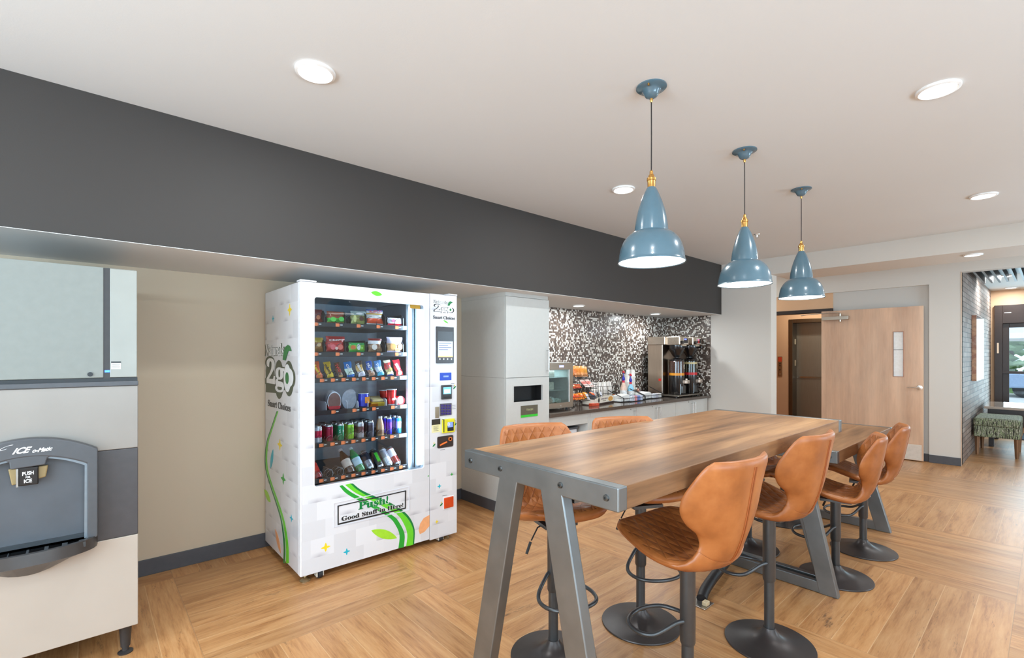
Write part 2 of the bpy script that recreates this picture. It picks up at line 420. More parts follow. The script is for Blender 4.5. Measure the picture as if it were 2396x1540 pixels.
S(MB().box(6.9, 7.0, 4.1, 5.2, 0, 2.8).box(6.92, 8.6, 5.1, 5.2, 0, 2.8).build('wall_corridor', m_warm))
# far wall with the shallow recess, the doorway and the end return by the lobby
fw = MB().box(FAR_X, FAR_X + .16, OPEN_Y, 1.105, 0, 2.8).box(FAR_X, FAR_X + .16, 1.105, 5.1, 2.413, 2.8)
fw.box(FAR_X, FAR_X + .16, -3.6, OPEN_Y, 2.545, 2.8)
S(fw.build('wall_far', m_wall))
rc = MB().box(FAR_X + .05, FAR_X + .14, 1.105, 2.235, 0, 2.413)
S(rc.build('wall_recess', m_recess))
dw = MB().box(FAR_X + .02, FAR_X + .14, 2.235, 5.1, 2.175, 2.413).box(FAR_X + .02, FAR_X + .14, 3.36, 5.1, 0, 2.175)
S(dw.build('wall_doorway', m_warm))
m_frame = M((46, 36, 32), 0.4)
S(MB().box(FAR_X + .005, FAR_X + .15, 2.30, 3.36, 2.118, 2.175).box(FAR_X + .005, FAR_X + .15, 2.24, 2.30, 0, 2.175).box(FAR_X + .005, FAR_X + .15, 3.30, 3.36, 0, 2.118).build('trim_2', m_frame, bevel=.003))
# lift lobby behind the doorway
EX = 10.0
S(MB().box(EX, EX + .1, 3.323, 5.1, 0, 2.7).box(EX, EX + .1, 1.6, 2.15, 0, 2.7).box(EX, EX + .1, 2.15, 3.323, 2.13, 2.7).build('wall_lift', m_warm))
S(MB().box(FAR_X + .16, EX, 5.0, 5.1, 0, 2.7).box(FAR_X + .16, EX, 1.5, 1.6, 0, 2.7).build('wall_lift_side', m_warm))
S(MB().box(FAR_X + .14, EX + .6, 1.5, 5.1, 2.7, 2.75).build('ceiling_lift', m_ceil))
m_st = brushed((158, 150, 136), 0.34)
d2 = E('door_2', loc=(EX, 2.75, 0)); S(d2)
PB('door_frame', MB().box(EX - .02, EX + .22, 3.255, 3.323, 0, 2.13).box(EX - .02, EX + .22, 2.15, 3.255, 2.06, 2.13), brushed((120, 104, 84), 0.35), d2, bevel=.003)
PB('door_panel', MB().box(EX + .20, EX + .24, 2.15, 3.255, 0, 2.06), m_st, d2); m_st.node_tree.nodes['Principled BSDF'].inputs['Metallic'].default_value = .6
PB('door_rail', MB().box(EX + .185, EX + .20, 2.15, 3.24, 1.02, 1.05), brushed((190, 180, 165), 0.2, 1), d2)
PB('car_sensor', MB().box(EX + .10, EX + .13, 3.243, 3.256, 1.66, 1.76).box(EX + .10, EX + .13, 3.243, 3.256, 1.25, 1.36), M((215, 205, 180), 0.4), d2)
lp = E('lift_call_panel', 'steel lift call panel with red sign on the warm wall beside the lift', 'call panel', (EX, 3.49, 1.1))
PB('plate', MB().box(EX - .012, EX, 3.437, 3.515, 1.045, 1.425), brushed((185, 160, 130), .35), lp, bevel=.003)
PB('warning_sign', MB().box(EX - .015, EX - .012, 3.445, 3.508, 1.33, 1.415), M((205, 72, 32), .5), lp)
for z in (1.29, 1.25, 1.17): PB('button', MB().cyl((EX - .02, 3.476, z), .012, .008, 12, axis='x'), M((30, 24, 22), .4), lp)
PB('key_switch', MB().cyl((EX - .02, 3.476, 1.09), .013, .008, 12, axis='x'), brushed((210, 200, 180), .3), lp)
tag(MB().box(EX - .03, EX, 3.55, 3.66, 1.08, 1.43).build('notice_box', M((78, 22, 18), .4), bevel=.003), 'dark red notice box at the edge of the lift lobby wall', 'box')
# open wooden door lying back in the recess
LX = FAR_X - .02
m_maple = wood('maple_veneer', (206, 168, 138), (220, 186, 156), (228, 198, 170), axis=2, scale=.6, rough=.38, streak=.5, knots=False)
dr = E('door_1', loc=(LX, 2.36, 0)); S(dr)
dy0, dy1, wy0, wy1, wz0, wz1 = 1.158, 2.362, 1.37, 1.479, 1.157, 1.779
leaf = MB().box(LX - .045, LX, dy0, wy0, .012, 2.126).box(LX - .045, LX, wy1, dy1, .012, 2.126).box(LX - .045, LX, wy0, wy1, .012, wz0).box(LX - .045, LX, wy0, wy1, wz1, 2.126)
PB('door_leaf', leaf, m_maple, dr)
PB('vision_frame', MB().ring([(wy0 - .008, wz0 - .008), (wy1 + .008, wz0 - .008), (wy1 + .008, wz1 + .008), (wy0 - .008, wz1 + .008)], [(wy0, wz0), (wy1, wz0), (wy1, wz1), (wy0, wz1)], LX - .05, LX - .03, 'yz'), M((176, 128, 100), .4), dr)
PB('vision_pane', MB().box(LX - .03, LX - .024, wy0, wy1, wz0, wz1), M((252, 252, 248), .15, coat=.5), dr); PB('pane_bar', MB().box(LX - .034, LX - .030, wy0, wy1, 1.525, 1.535), M((170, 170, 166), .3), dr)  # pane is opaque near-white, its reflected brightness put into the colour
PB('kick_plate', MB().box(LX - .047, LX - .045, dy0 + .015, 2.33, .02, .228), M((232, 226, 216), .25, .4), dr)
hd = MB().lathe([(.033, 0), (.033, .008), (.012, .012), (.011, .045)], (LX - .045, 1.195, 1.01), 20, axis='x'); hd.xform(Matrix.Translation((LX - .045, 0, 0)) @ Matrix.Scale(-1, 4, (1, 0, 0)) @ Matrix.Translation((-(LX - .045), 0, 0)))
hd.tube([(LX - .085, 1.19, 1.01), (LX - .09, 1.23, 1.012), (LX - .088, 1.30, 1.008), (LX - .085, 1.325, 1.005)], [.010, .009, .008, .006], 10)
PB('door_handle', hd, M((238, 236, 232), .2, 1.0), dr, smooth=True)
cl = MB().box(LX - .10, LX - .045, 2.00, 2.345, 1.985, 2.038).cyl((LX - .075, 2.11, 1.955), .015, .125, 14)
cl.tube([(LX - .075, 2.11, 2.085), (LX - .075, 2.14, 2.092), (LX - .06, 2.36, 2.095), (LX - .03, 2.56, 2.09), (LX - .0, 2.66, 2.083)], .007, 8)
PB('door_closer', cl, brushed((205, 196, 182), .3, 1), dr, bevel=.003)
# lobby beyond the far wall
LBX = 13.15
def brick_mat():
    m, b, k, tc = base('thin_brick', 0.62, spec=.35)
    o = k.xyz(tc.outputs['Object']); v = k.comb(o[0], o[2], 0.0)
    t = k.new('ShaderNodeTexBrick'); k.set(t.inputs['Vector'], v); t.offset = 0.5
    t.inputs['Scale'].default_value = 1.0; t.inputs['Brick Width'].default_value = 0.34; t.inputs['Row Height'].default_value = 0.068
    t.inputs['Mortar Size'].default_value = 0.0045; t.inputs['Mortar Smooth'].default_value = 0.1
    t.inputs['Color1'].default_value = (*lin((166, 152, 142)), 1); t.inputs['Color2'].default_value = (*lin((132, 112, 100)), 1); t.inputs['Mortar'].default_value = (*lin((74, 66, 62)), 1)
    n = k.noise(k.mapping(tc.outputs['Object'], (18, 18, 5)), 1, 4, .7)
    col = k.mix(1.0, t.outputs['Color'], k.ramp(n, [(.3, (.72, .72, .72)), (.7, (1.15, 1.15, 1.15))]), 'MULTIPLY')
    k.set(b.inputs['Base Color'], col); k.set(b.inputs['Normal'], k.bump(k.math('SUBTRACT', 1.0, t.outputs['Fac']), .6, .004)); return m
S(MB().box(FAR_X + .012, LBX, OPEN_Y, OPEN_Y + .12, 0, 2.72).build('wall_brick', brick_mat()))
S(MB().box(FAR_X - .003, FAR_X + .030, OPEN_Y - .006, OPEN_Y + .001, 0, 2.545).build('trim_3', M((196, 168, 142), .5)))
S(MB().box(FAR_X + .1, LBX + .1, -3.6, OPEN_Y + .1, 2.7, 2.75).build('ceiling_lobby', m_ceil))
S(MB().box(LBX, LBX + .12, .735, OPEN_Y + .1, 0, 2.7).box(LBX, LBX + .12, -3.6, .735, 2.41, 2.7).box(LBX, LBX + .12, -3.6, -2.2, 0, 2.41).box(LBX, LBX + .12, -2.2, .735, 0, .10).build('wall_lobby', m_warm))
S(MB().box(-3, 15, -3.7, -3.6, 0, .55).box(-3, 15, -3.7, -3.6, 2.45, 2.85).box(-3, -2.2, -3.7, -3.6, .55, 2.45).box(3.0, 6.1, -3.7, -3.6, .55, 2.45).box(8.3, 15, -3.7, -3.6, .55, 2.45).build('wall_right', m_wall))
S(MB().box(-3.1, -3, -3.6, -1.2, 0, 2.85).box(-3.1, -3, 2.4, 4.1, 0, 2.85).box(-3.1, -3, -1.2, 2.4, 0, .6).box(-3.1, -3, -1.2, 2.4, 2.4, 2.85).build('wall_back', m_wall))
m_wf = M((58, 44, 38), .35)
def window(n, boxes, pane, sub=None):
    wdw = E('window_%d' % n, loc=(0, 0, 0)); S(wdw)
    mb = MB()
    for bx in boxes: mb.box(*bx)
    PB('window_frame', mb, m_wf, wdw, bevel=.004); PB('window_pane', MB().box(*pane), glass_mat('window_glass', (.93, .96, .98), .008, fk=.12), wdw)
    return wdw
window(2, [(-2.2, -2.15, -3.68, -3.62, .55, 2.45), (.37, .43, -3.68, -3.62, .55, 2.45), (2.95, 3.0, -3.68, -3.62, .55, 2.45), (-2.2, 3.0, -3.68, -3.62, .55, .6), (-2.2, 3.0, -3.68, -3.62, 2.4, 2.45)], (-2.15, 2.95, -3.655, -3.65, .6, 2.4))
window(3, [(6.1, 6.15, -3.68, -3.62, .55, 2.45), (8.25, 8.3, -3.68, -3.62, .55, 2.45), (6.1, 8.3, -3.68, -3.62, .55, .6), (6.1, 8.3, -3.68, -3.62, 2.4, 2.45)], (6.15, 8.25, -3.655, -3.65, .6, 2.4))
window(4, [(-3.08, -3.02, -1.2, -1.15, .6, 2.4), (-3.08, -3.02, .57, .63, .6, 2.4), (-3.08, -3.02, 2.35, 2.4, .6, 2.4), (-3.08, -3.02, -1.2, 2.4, .6, .65), (-3.08, -3.02, -1.2, 2.4, 2.35, 2.4)], (-3.055, -3.05, -1.15, 2.35, .65, 2.35))
X1 = LBX - .06
w1 = window(1, [(X1, X1 + .10, .625, .735, .1, 2.41), (X1, X1 + .10, -2.2, .625, 2.06, 2.41), (X1, X1 + .10, -2.2, .625, .1, .30), (X1, X1 + .10, -2.2, .625, 1.10, 1.15), (X1, X1 + .10, -1.0, -.9, .3, 2.06), (X1 + .05, X1 + .13, .54, .625, .3, 2.06), (X1 + .05, X1 + .13, -.9, .54, 1.98, 2.06), (X1 + .05, X1 + .13, -.9, .54, .30, .45)], (X1 + .10, X1 + .105, -2.2, .55, .1, 2.06))
PB('door_sign', MB().box(X1 - .003, X1, .51, .60, 2.255, 2.268), M((235, 230, 225), .4), w1)
PB('lock_plate', MB().box(X1 - .006, X1, .675, .70, 1.49, 1.69), brushed((220, 190, 160), .3), w1)
# hanging slats over the lobby entrance
sl = MB(); m_sl = wood('dark_slats', (34, 24, 19), (56, 42, 34), (84, 66, 54), axis=0)
y = .70
while y > -1.4:
    sl.box(FAR_X + .25, FAR_X + 2.0, y - .012, y + .012, 2.575, 2.69); y -= .085
sl.box(FAR_X + .20, FAR_X + .25, -1.4, .76, 2.60, 2.69).box(FAR_X + .25, FAR_X + 1.98, -1.4, .75, 2.690, 2.699)
S(sl.build('trim_4', m_sl))
# baseboards
S(MB().box(-3, 2.834, WALL_Y - .012, WALL_Y, 0, .105).build('baseboard_left', m_base, bevel=.002))
S(MB().box(FAR_X - .012, FAR_X, OPEN_Y - .0, 1.105, 0, .105).box(FAR_X + .038, FAR_X + .05, 1.105, 2.23, 0, .105).build('baseboard_far', m_base, bevel=.002))
S(MB().box(END_X - .012, END_X, 2.453, 3.26, 0, .105).build('baseboard_end', m_base, bevel=.002))
# outside the lobby glass: paved ground, trees, parked cars, a parasol
S(MB().box(LBX + .3, 60, -30, 30, -.30, -.12).build('ground', M((196, 190, 182), .9, var=.1, scale=2)))
S(MB().box(28.5, 50, -28, 28, -.12, .02).build('lawn', M((120, 150, 84), .95, var=.25, scale=6)))
def tree(x, y, h, r, seed, label):
    t = E('tree', label, 'tree', (x, y, -.12), group=None); random.seed(seed)
    PB('trunk', MB().tube([(x, y, -.12), (x + .1, y, h * .3), (x - .05, y + .1, h * .6)], [.22, .17, .1], 10), M((96, 78, 62), .9, bump=.5, bscale=20), t)
    mb = MB()
    for i in range(620):
        a = random.uniform(0, 2 * PI); e = random.uniform(-.9, 1); rr = r * (.55 + .5 * random.random()) * math.sqrt(max(0, 1 - e * e * .8))
        c = Vector((x + rr * math.cos(a), y + rr * math.sin(a), h * .42 + e * r * .75)); s = random.uniform(.18, .40)
        mb.lathe([(0, -s * .6), (s, 0), (0, s * .6)], c, 6)
    PB('crown', mb, M((160, 178, 138), .9, var=.35, scale=4), t); return t
for i, (dx, y, h, r) in enumerate([(31, 1.3, 7.2, 3.4), (38, -4.5, 8, 3.8), (30, -11, 7, 3.2)]):
    tree(dx, y, h, r, i, ['leafy green tree outside the lobby glass, leftmost and nearest of the trees', 'leafy green tree outside the lobby glass, tallest and between the other trees', 'leafy green tree outside the lobby glass, outermost of the row'][i])
def car(x, y, rgb, label):
    t = E('car', label, 'car', (x, y, -.12)); z = -.12
    prof = [(-2.1, .35), (-2.15, .75), (-1.5, .9), (-.8, 1.4), (.7, 1.42), (1.35, .95), (2.1, .85), (2.15, .35)]
    PB('car_body', MB().prism([(y + a, z + b) for a, b in prof], x - .85, x + .85, 'yz'), M(rgb, .25, coat=.6), t, bevel=.06)
    PB('car_window', MB().prism([(y + a, z + b) for a, b in [(-1.4, .92), (-.78, 1.34), (.66, 1.36), (1.22, .95)]], x - .86, x + .86, 'yz'), M((40, 48, 54), .1), t)
    for s in (-1.35, 1.35):
        for q in (-.8, .62): PB('wheel', MB().cyl((x + q, y + s, z + .33), .33, .2, 20, axis='x'), M((30, 30, 32), .7), t)
    return t
car(26.5, -.7, (150, 166, 190), 'pale blue car parked outside, seen low through the lobby glass')
car(24.0, -7.2, (205, 208, 212), 'silver car parked further off outside the lobby glass')
pa = E('parasol', 'pale grey parasol standing outside beyond the lobby glass', 'parasol', (17.2, .15, -.12))
PB('canopy', MB().lathe([(1.9, 1.95), (1.3, 2.2), (.6, 2.42), (0.001, 2.52)], (17.2, .15, -.12), 8, caps=False), M((214, 214, 212), .8), pa)
PB('pole', MB().cyl((17.2, .15, -.12), .03, 2.45, 10), M((120, 110, 100), .5), pa)

# ================================================================== CEILING LIGHTS
m_white = M((240, 238, 235), .45)
def downlight(x, y, z, label, power=DOWN_W, r=.068, col=(1.0, .97, .94)):
    t = E('ceiling_light', label, 'ceiling light', (x, y, z), group='round recessed ceiling lights')
    PB('trim_ring', MB().lathe([(r + .018, 0), (r + .017, -.010), (r + .006, -.014), (r, -.010), (r, 0)], (x, y, z), 40, caps=False), m_white, t, smooth=True)
    PB('diffuser', MB().lathe([(r + .001, -.002), (r - .002, -.009), (.0001, -.012)], (x, y, z), 40, caps=False), emis((255, 252, 246), 9.0), t, smooth=True)
    area('lamp', (0, 0, -.016), (0, 0, 0), r * 2, r * 2, power, col, 'DISK', t)
    return t
downlight(.769, 2.204, CEIL, 'round white recessed ceiling light nearest above the vending machine')
downlight(3.09, 2.19, CEIL, 'round recessed ceiling light just left of the nearest blue pendant shade')
downlight(3.059, .363, CEIL, 'large bright recessed ceiling light at the upper right, nearest that corner')
downlight(5.368, .363, CEIL, 'recessed ceiling light at the right, farther back, just before the dropped beam')
downlight(6.98, .552, 2.515, 'recessed light set in the underside of the dropped beam', 7, .062)
downlight(4.236, 3.62, ALC_Z, 'alcove ceiling light nearer the tall white cabinet', 11, .058)
downlight(5.874, 3.64, ALC_Z, 'alcove ceiling light over the coffee brewer end of the counter', 11, .058)
downlight(12.72, .50, 2.70, 'recessed light before the glass front in the lobby ceiling', 14)
downlight(10.75, .48, 2.70, 'recessed light seen through the slats at the lobby entrance', 16)
# further lamps of the same ceiling that the frame cuts off, over and behind the camera
downlight(.77, .363, CEIL, 'recessed ceiling light outside the frame above the camera'); downlight(-1.5, 2.2, CEIL, 'recessed ceiling light outside the frame behind the ice machine')
downlight(-1.5, .363, CEIL, 'recessed ceiling light outside the frame behind the camera'); downlight(3.06, -1.8, CEIL, 'recessed ceiling light outside the frame on the far right side')
downlight(.77, -1.8, CEIL, 'recessed ceiling light outside the frame right of the camera')
downlight(9.4, 2.9, 2.70, 'recessed light in the lift lobby ceiling behind the doorway', 16, col=(1, .84, .66))
downlight(8.0, 3.6, 2.80, 'recessed light in the corridor ceiling behind the end wall', 9, col=(1, .88, .72))
sp = E('sprinkler_head', 'small chrome sprinkler head on the ceiling behind the middle pendant', 'sprinkler', (4.9, 2.0, CEIL))
q = on_z(1771, 553, CEIL - .02); sp.location = (q.x, q.y, CEIL)
sm = MB().lathe([(.032, 0), (.030, -.006), (.012, -.008), (.008, -.03), (.016, -.034), (.016, -.037), (.001, -.038)], (q.x, q.y, CEIL), 20)
PB('sprinkler_body', sm, M((226, 222, 216), .2, 1.0), sp, smooth=True)

# ------------------------------------------------------------------ pendants
m_blue = M((80, 105, 118), .24, spec=.6, coat=.5, var=.03); m_brass = M((206, 160, 90), .28, 1.0); m_cord = M((44, 38, 36), .8); m_inner = M((250, 248, 244), .5, emit=.9)  # m_inner: lining made to glow by itself in place of bulb light
def pendant(x, y, label):
    t = E('pendant_lamp', label, 'pendant lamp', (x, y, CEIL), group='blue pendant lamps over the high tables')
    c = (x, y, 0)
    PB('canopy', MB().lathe([(.071, 2.735), (.071, 2.730), (.062, 2.724), (.048, 2.722), (.040, 2.715), (.034, 2.700), (.026, 2.688), (.008, 2.680), (.001, 2.680)], c, 40, caps=False), m_blue, t, smooth=True, angle=.9)
    for g in (-1, 1): PB('canopy_screw', MB().cyl((x + g * .055, y + g * .02, 2.715), .005, .012, 10), m_brass, t)
    PB('cord_grip', MB().lathe([(.007, 2.684), (.007, 2.668), (.004, 2.662)], c, 16), m_brass, t, smooth=True)
    PB('cord', MB().tube([(x, y, 2.67), (x + .001, y, 2.5), (x, y, 2.33)], .0028, 8), m_cord, t)
    PB('socket_cap', MB().lathe([(.004, 2.338), (.008, 2.332), (.0085, 2.318), (.013, 2.314), (.015, 2.304), (.021, 2.300), (.0215, 2.288), (.019, 2.286), (.0185, 2.252), (.019, 2.25)], c, 28), m_brass, t, smooth=True, angle=.5)
    out = [(.019, 2.256), (.024, 2.248), (.038, 2.218), (.052, 2.180), (.064, 2.140), (.072, 2.100), (.0765, 2.065), (.078, 2.046), (.079, 2.043), (.092, 2.038), (.112, 2.022), (.130, 1.998), (.142, 1.970), (.149, 1.940), (.153, 1.910), (.156, 1.900)]
    prof = spline(out[:9], 3) + spline(out[9:], 3)
    PB('shade', MB().lathe([(r, z) for r, z in prof] + [(.158, 1.898), (.1575, 1.895), (.154, 1.896)], c, 56, caps=False), m_blue, t, smooth=True, angle=.8)
    PB('shade_lining', MB().lathe([(max(r - .003, .001), z - .001) for r, z in prof], c, 48, caps=False), m_inner, t, smooth=True)
    PB('bulb', MB().lathe([(.013, 2.12), (.016, 2.09), (.028, 2.05), (.030, 2.02), (.022, 1.995), (.001, 1.985)], c, 24, caps=False), emis((255, 248, 236), 14), t, smooth=True)
    area('lamp', (0, 0, 1.975 - CEIL), (0, 0, 0), .12, .12, PEND_W, (1, .95, .87), 'DISK', t)
    return t
pendant(2.015, 1.269, 'blue enamel pendant lamp hung nearest, largest of the three')
pendant(3.080, 1.277, 'blue enamel pendant lamp hung in the middle of the three')
pendant(4.122, 1.283, 'blue enamel pendant lamp hung farthest, smallest of the three')

# ================================================================== TABLES
m_top = wood('walnut_laminate', (88, 62, 42), (140, 103, 70), (182, 142, 100), axis=0, scale=.7, rough=.38, streak=.8); m_top.node_tree.nodes['Principled BSDF'].inputs['Specular IOR Level'].default_value = .3
m_steel = M((128, 131, 132), .38, .85, var=.12, scale=7, bump=.05); m_bolt = M((96, 98, 98), .3, .9)
def table(x0, x1, y0, y1, zt, label, th=.072):
    yc = (y0 + y1) / 2; t = E('high_table', label, 'table', (yc * 0 + (x0 + x1) / 2, yc, 0), group=None)
    PB('tabletop', MB().box(x0 + .045, x1 - .045, y0 + .004, y1 - .004, zt - th, zt), m_top, t, bevel=.002)
    hw = (y1 - y0) / 2; zb = zt - th
    for xa, xb, s in ((x0, x0 + .045, -1), (x1 - .045, x1, 1)):
        f = MB()
        f.prism([(yc + u, v) for u, v in [(-hw, zt + .001), (hw, zt + .001), (hw, zb), (.160, zb), (.375, 0), (.275, 0), (.060, zb), (-.060, zb), (-.275, 0), (-.375, 0), (-.160, zb), (-hw, zb)]], xa, xb, 'yz')
        f.prism([(yc - .36, .002), (yc + .36, .002), (yc + .345, .070), (yc - .345, .070)], xa + .001, xb - .001, 'yz')
        fr = PB('trestle_frame', f, m_steel, t, bevel=.004)
        for g in (-.337, -.152, .152, .337):
            xx = xa if s < 0 else xb
            b = MB().lathe([(.0095, 0), (.0105, .001), (.009, .005), (.004, .0055), (.004, .002), (.001, .002)], (0, 0, 0), 16, axis='x')
            b.xform(Matrix.Translation((xx, yc + g, zt - .036)) @ Matrix.Scale(s, 4, (1, 0, 0)))
            o = PB('bolt', b, m_bolt, None, smooth=True); o.data.transform(Matrix.Translation(-W(fr))); o.parent = fr
    PB('under_rail', MB().box(x0 + .06, x1 - .06, yc - .16, yc - .12, zb - .035, zb).box(x0 + .06, x1 - .06, yc + .12, yc + .16, zb - .035, zb), m_steel, t)
    return t
table(1.155, 3.385, .836, 1.597, 1.066, 'long wood-topped high table on grey steel trestles, the nearer and taller')
table(3.425, 4.94, .868, 1.62, .862, 'lower wood-topped table on grey steel trestles behind the tall one', .074)

# ================================================================== STOOLS
def leather(quilt):
    m, b, k, tc = base('tan_leather', .38, spec=.5)
    n = k.noise(tc.outputs['Object'], 7, 4, .6); g = k.noise(tc.outputs['Object'], 260, 3)
    col = k.ramp(n, [(.30, lin((136, 78, 36))), (.5, lin((160, 95, 46))), (.72, lin((178, 112, 60)))])
    h = k.math('MULTIPLY', g, .06)
    if quilt:
        uv = k.xyz(tc.outputs['UV']); u, v = uv[0], uv[1]; p = 1 / .088
        a = k.math('MULTIPLY', k.math('ADD', k.math('MULTIPLY', u, 1.55), v), p); c = k.math('MULTIPLY', k.math('SUBTRACT', k.math('MULTIPLY', u, 1.55), v), p)
        def tri(q): return k.math('ABSOLUTE', k.math('SUBTRACT', k.math('FRACT', q), .5))       # .5 at the seam
        d = k.math('SUBTRACT', .5, k.math('MAXIMUM', tri(a), tri(c)))
        pad = k.math('POWER', k.math('MULTIPLY', d, 2.0), .45)
        h = k.math('ADD', pad, h)
        col = k.mix(k.ramp(d, [(.0, (.75, .75, .75)), (.022, (0, 0, 0))]), col, (*lin((112, 54, 18)), 1))
        k.set(b.inputs['Normal'], k.bump(h, .75, .0065))
    else: k.set(b.inputs['Normal'], k.bump(h, .25, .004))
    k.set(b.inputs['Base Color'], col); return m
m_lea, m_quilt = leather(False), leather(True)
m_blk = M((88, 90, 92), .36, .7, var=.04); m_blk2 = M((72, 66, 64), .36, .5, var=.04)
# t, centre forward, centre height, half width, edge forward, edge height
PROF = [(0, .238, .022, .110, -.022, .006), (.05, .230, .042, .160, -.016, .012), (.14, .190, .046, .200, -.006, .018), (.28, .110, .022, .224, 0, .024), (.42, .010, -.008, .224, 0, .022),
        (.54, -.085, -.020, .198, .006, .022), (.61, -.138, -.010, .162, .022, .030), (.68, -.176, .030, .132, .040, .044), (.74, -.199, .085, .146, .070, .040), (.80, -.214, .140, .190, .096, .022), (.86, -.227, .205, .222, .108, .006),
        (.91, -.237, .265, .224, .104, .000), (.955, -.248, .330, .208, .078, .000), (.985, -.256, .374, .190, .056, .000), (1.0, -.260, .392, .168, .044, .000)]
def shell_pt(t, u):
    d, z, wd, ed, ez = catmull(PROF, t)
    q = abs(u) ** 2.2
    return Vector((u * wd, d + ed * q, z + ez * q))          # x across, y forward, z up
def shell(t0, t1, nt, nu, th=.034, ends=(True, True)):
    mb = MB(); mb.uv = []; us = [math.sin(-PI / 2 + PI * i / nu) for i in range(nu + 1)]
    ts = []
    for i in range(nt + 1):
        a = i / nt
        if ends[0] and ends[1]: a = .5 - .5 * math.cos(PI * a)
        elif ends[0]: a = 1 - math.cos(PI / 2 * a)
        elif ends[1]: a = math.sin(PI / 2 * a)
        ts.append(t0 + (t1 - t0) * a)
    arc = 0; prev = None; rows = []
    for t in ts:
        cpt = shell_pt(t, 0)
        if prev is not None: arc += (cpt - prev).length
        prev = cpt
        row = []
        for u in us:
            e = .004; ta, tb = max(t - e, 0), min(t + e, 1); ua, ub = max(u - e, -1), min(u + e, 1)
            n = (shell_pt(tb, u) - shell_pt(ta, u)).cross(shell_pt(t, ub) - shell_pt(t, ua)); n.normalize()
            dt = 1.0
            if ends[0]: dt = min(dt, (t - t0) / (t1 - t0) / .10)
            if ends[1]: dt = min(dt, (t1 - t) / (t1 - t0) / .07)
            dt = max(0, min(1, dt)); fe = math.sqrt(max(0, 1 - (1 - dt) ** 2)) * math.sqrt(max(0, 1 - abs(u) ** 7))
            row.append((shell_pt(t, u), n, th / 2 * fe, u, arc))
        rows.append(row)
    # inner side faces up / forward
    sgn = 1 if rows[len(rows) // 2][nu // 2][1].z + rows[len(rows) // 2][nu // 2][1].y > 0 else -1
    nn = nu + 1
    for side in (sgn, -sgn):
        for row in rows:
            for P, n, h, u, a in row: mb.v.append(tuple(P + n * h * side)); mb.uv.append((P.x, a))
    o2 = len(rows) * nn
    for i in range(len(rows) - 1):
        for j in range(nu):
            quilted = 3 <= j < nu - 3 and (not ends[0] or ts[i] > .045) and (not ends[1] or ts[i + 1] < .985)
            a = [i * nn + j, i * nn + j + 1, (i + 1) * nn + j + 1, (i + 1) * nn + j]
            mb.f.append(a); mb.mi.append(1 if quilted else 0)
            mb.f.append([o2 + k for k in a[::-1]]); mb.mi.append(0)
    for i in range(len(rows) - 1):
        for j in (0, nu):
            mb.f.append([i * nn + j, (i + 1) * nn + j, o2 + (i + 1) * nn + j, o2 + i * nn + j]); mb.mi.append(0)
    for i in (0, len(rows) - 1):
        for j in range(nu):
            mb.f.append([i * nn + j, i * nn + j + 1, o2 + i * nn + j + 1, o2 + i * nn + j]); mb.mi.append(0)
    return mb
SEAT = .700
def stool_parts(root, drop):
    z0 = SEAT - drop; T = Matrix.Translation((0, 0, z0))
    a = shell(0, .66, 30, 26, .046, ends=(True, False)); a.xform(T); a.build('seat', [m_lea, m_quilt], root, smooth=True, angle=1.2)
    b = shell(.645, 1.0, 34, 26, .034, ends=(False, True)); b.xform(T); bk = b.build('backrest', [m_lea, m_quilt], root, smooth=True, angle=1.2)
    # welt running down the middle of the outer back and piping round the rim of the back
    pts = []; off = -.0165
    for i in range(22):
        t = .655 + .325 * i / 21; p = shell_pt(t, 0.0); q = shell_pt(min(t + .004, 1), 0.0) - shell_pt(t - .004, 0.0); n = Vector((0, q.z, -q.y)).normalized()
        if n.y > 0: n = -n
        pts.append(p + n * .0178 + Vector((0, 0, z0)))
    MB().tube([p + Vector((-.006, 0, 0)) for p in pts], .0022, 6).tube([p + Vector((.006, 0, 0)) for p in pts], .0022, 6).build('back_seam', M((150, 80, 32), .5), bk, smooth=True)
    zs = .325 if drop == 0 else .25
    root_pole = MB().lathe([(.026, zs - .01), (.0295, zs), (.0295, z0 - .045)], (0, 0, 0), 28)
    root_pole.box(-.085, .085, -.085, .085, z0 - .052, z0 - .036).build('gas_column', m_blk, root, smooth=True, angle=.5)
    MB().lathe([(.0235, .05), (.0235, zs)], (0, 0, 0), 24).build('lower_post', m_blk, root, smooth=True, angle=.5)
    MB().lathe([(.001, 0), (.205, 0), (.207, .005), (.205, .009), (.170, .014), (.120, .021), (.080, .032), (.055, .045), (.040, .060), (.031, .075), (.028, .082)], (0, 0, 0), 64).build('base_disc', m_blk2, root, smooth=True, angle=.8)
    zf = zs + .03
    lp = [(-.022, .0, zf + .055), (-.05, .02, zf + .045), (-.115, .07, zf), (-.135, .14, zf - .012), (-.10, .215, zf - .012), (0, .245, zf - .012), (.10, .215, zf - .012), (.135, .14, zf - .012), (.115, .07, zf), (.05, .02, zf + .045), (.022, 0, zf + .055)]
    MB().tube(spline(lp, 5), .0088, 12).build('footrest', m_blk, root, smooth=True)
    MB().tube([(.02, .0, z0 - .045), (.10, .03, z0 - .055), (.145, .055, z0 - .10)], .0035, 8).tube([(.150, .058, z0 - .105), (.178, .073, z0 - .150)], .0065, 10).build('height_lever', M((40, 38, 38), .4), root, smooth=True)
def stool(x, y, face, label, drop=0.0, protos={}):
    """face: direction the sitter looks, degrees from +Y"""
    t = E('bar_stool', label, 'bar stool', (x, y, 0), math.radians(face), 'tan leather bar stools at the two high tables')
    if drop in protos:
        for ch in list(protos[drop].children): copy_tree(ch, t)
    else: stool_parts(t, drop); protos[drop] = t
    return t
stool(1.775, .955, -6, 'tan leather bar stool nearest the camera, its smooth back turned to us')
stool(2.576, .947, -3, 'second tan leather bar stool along the near side of the taller table')
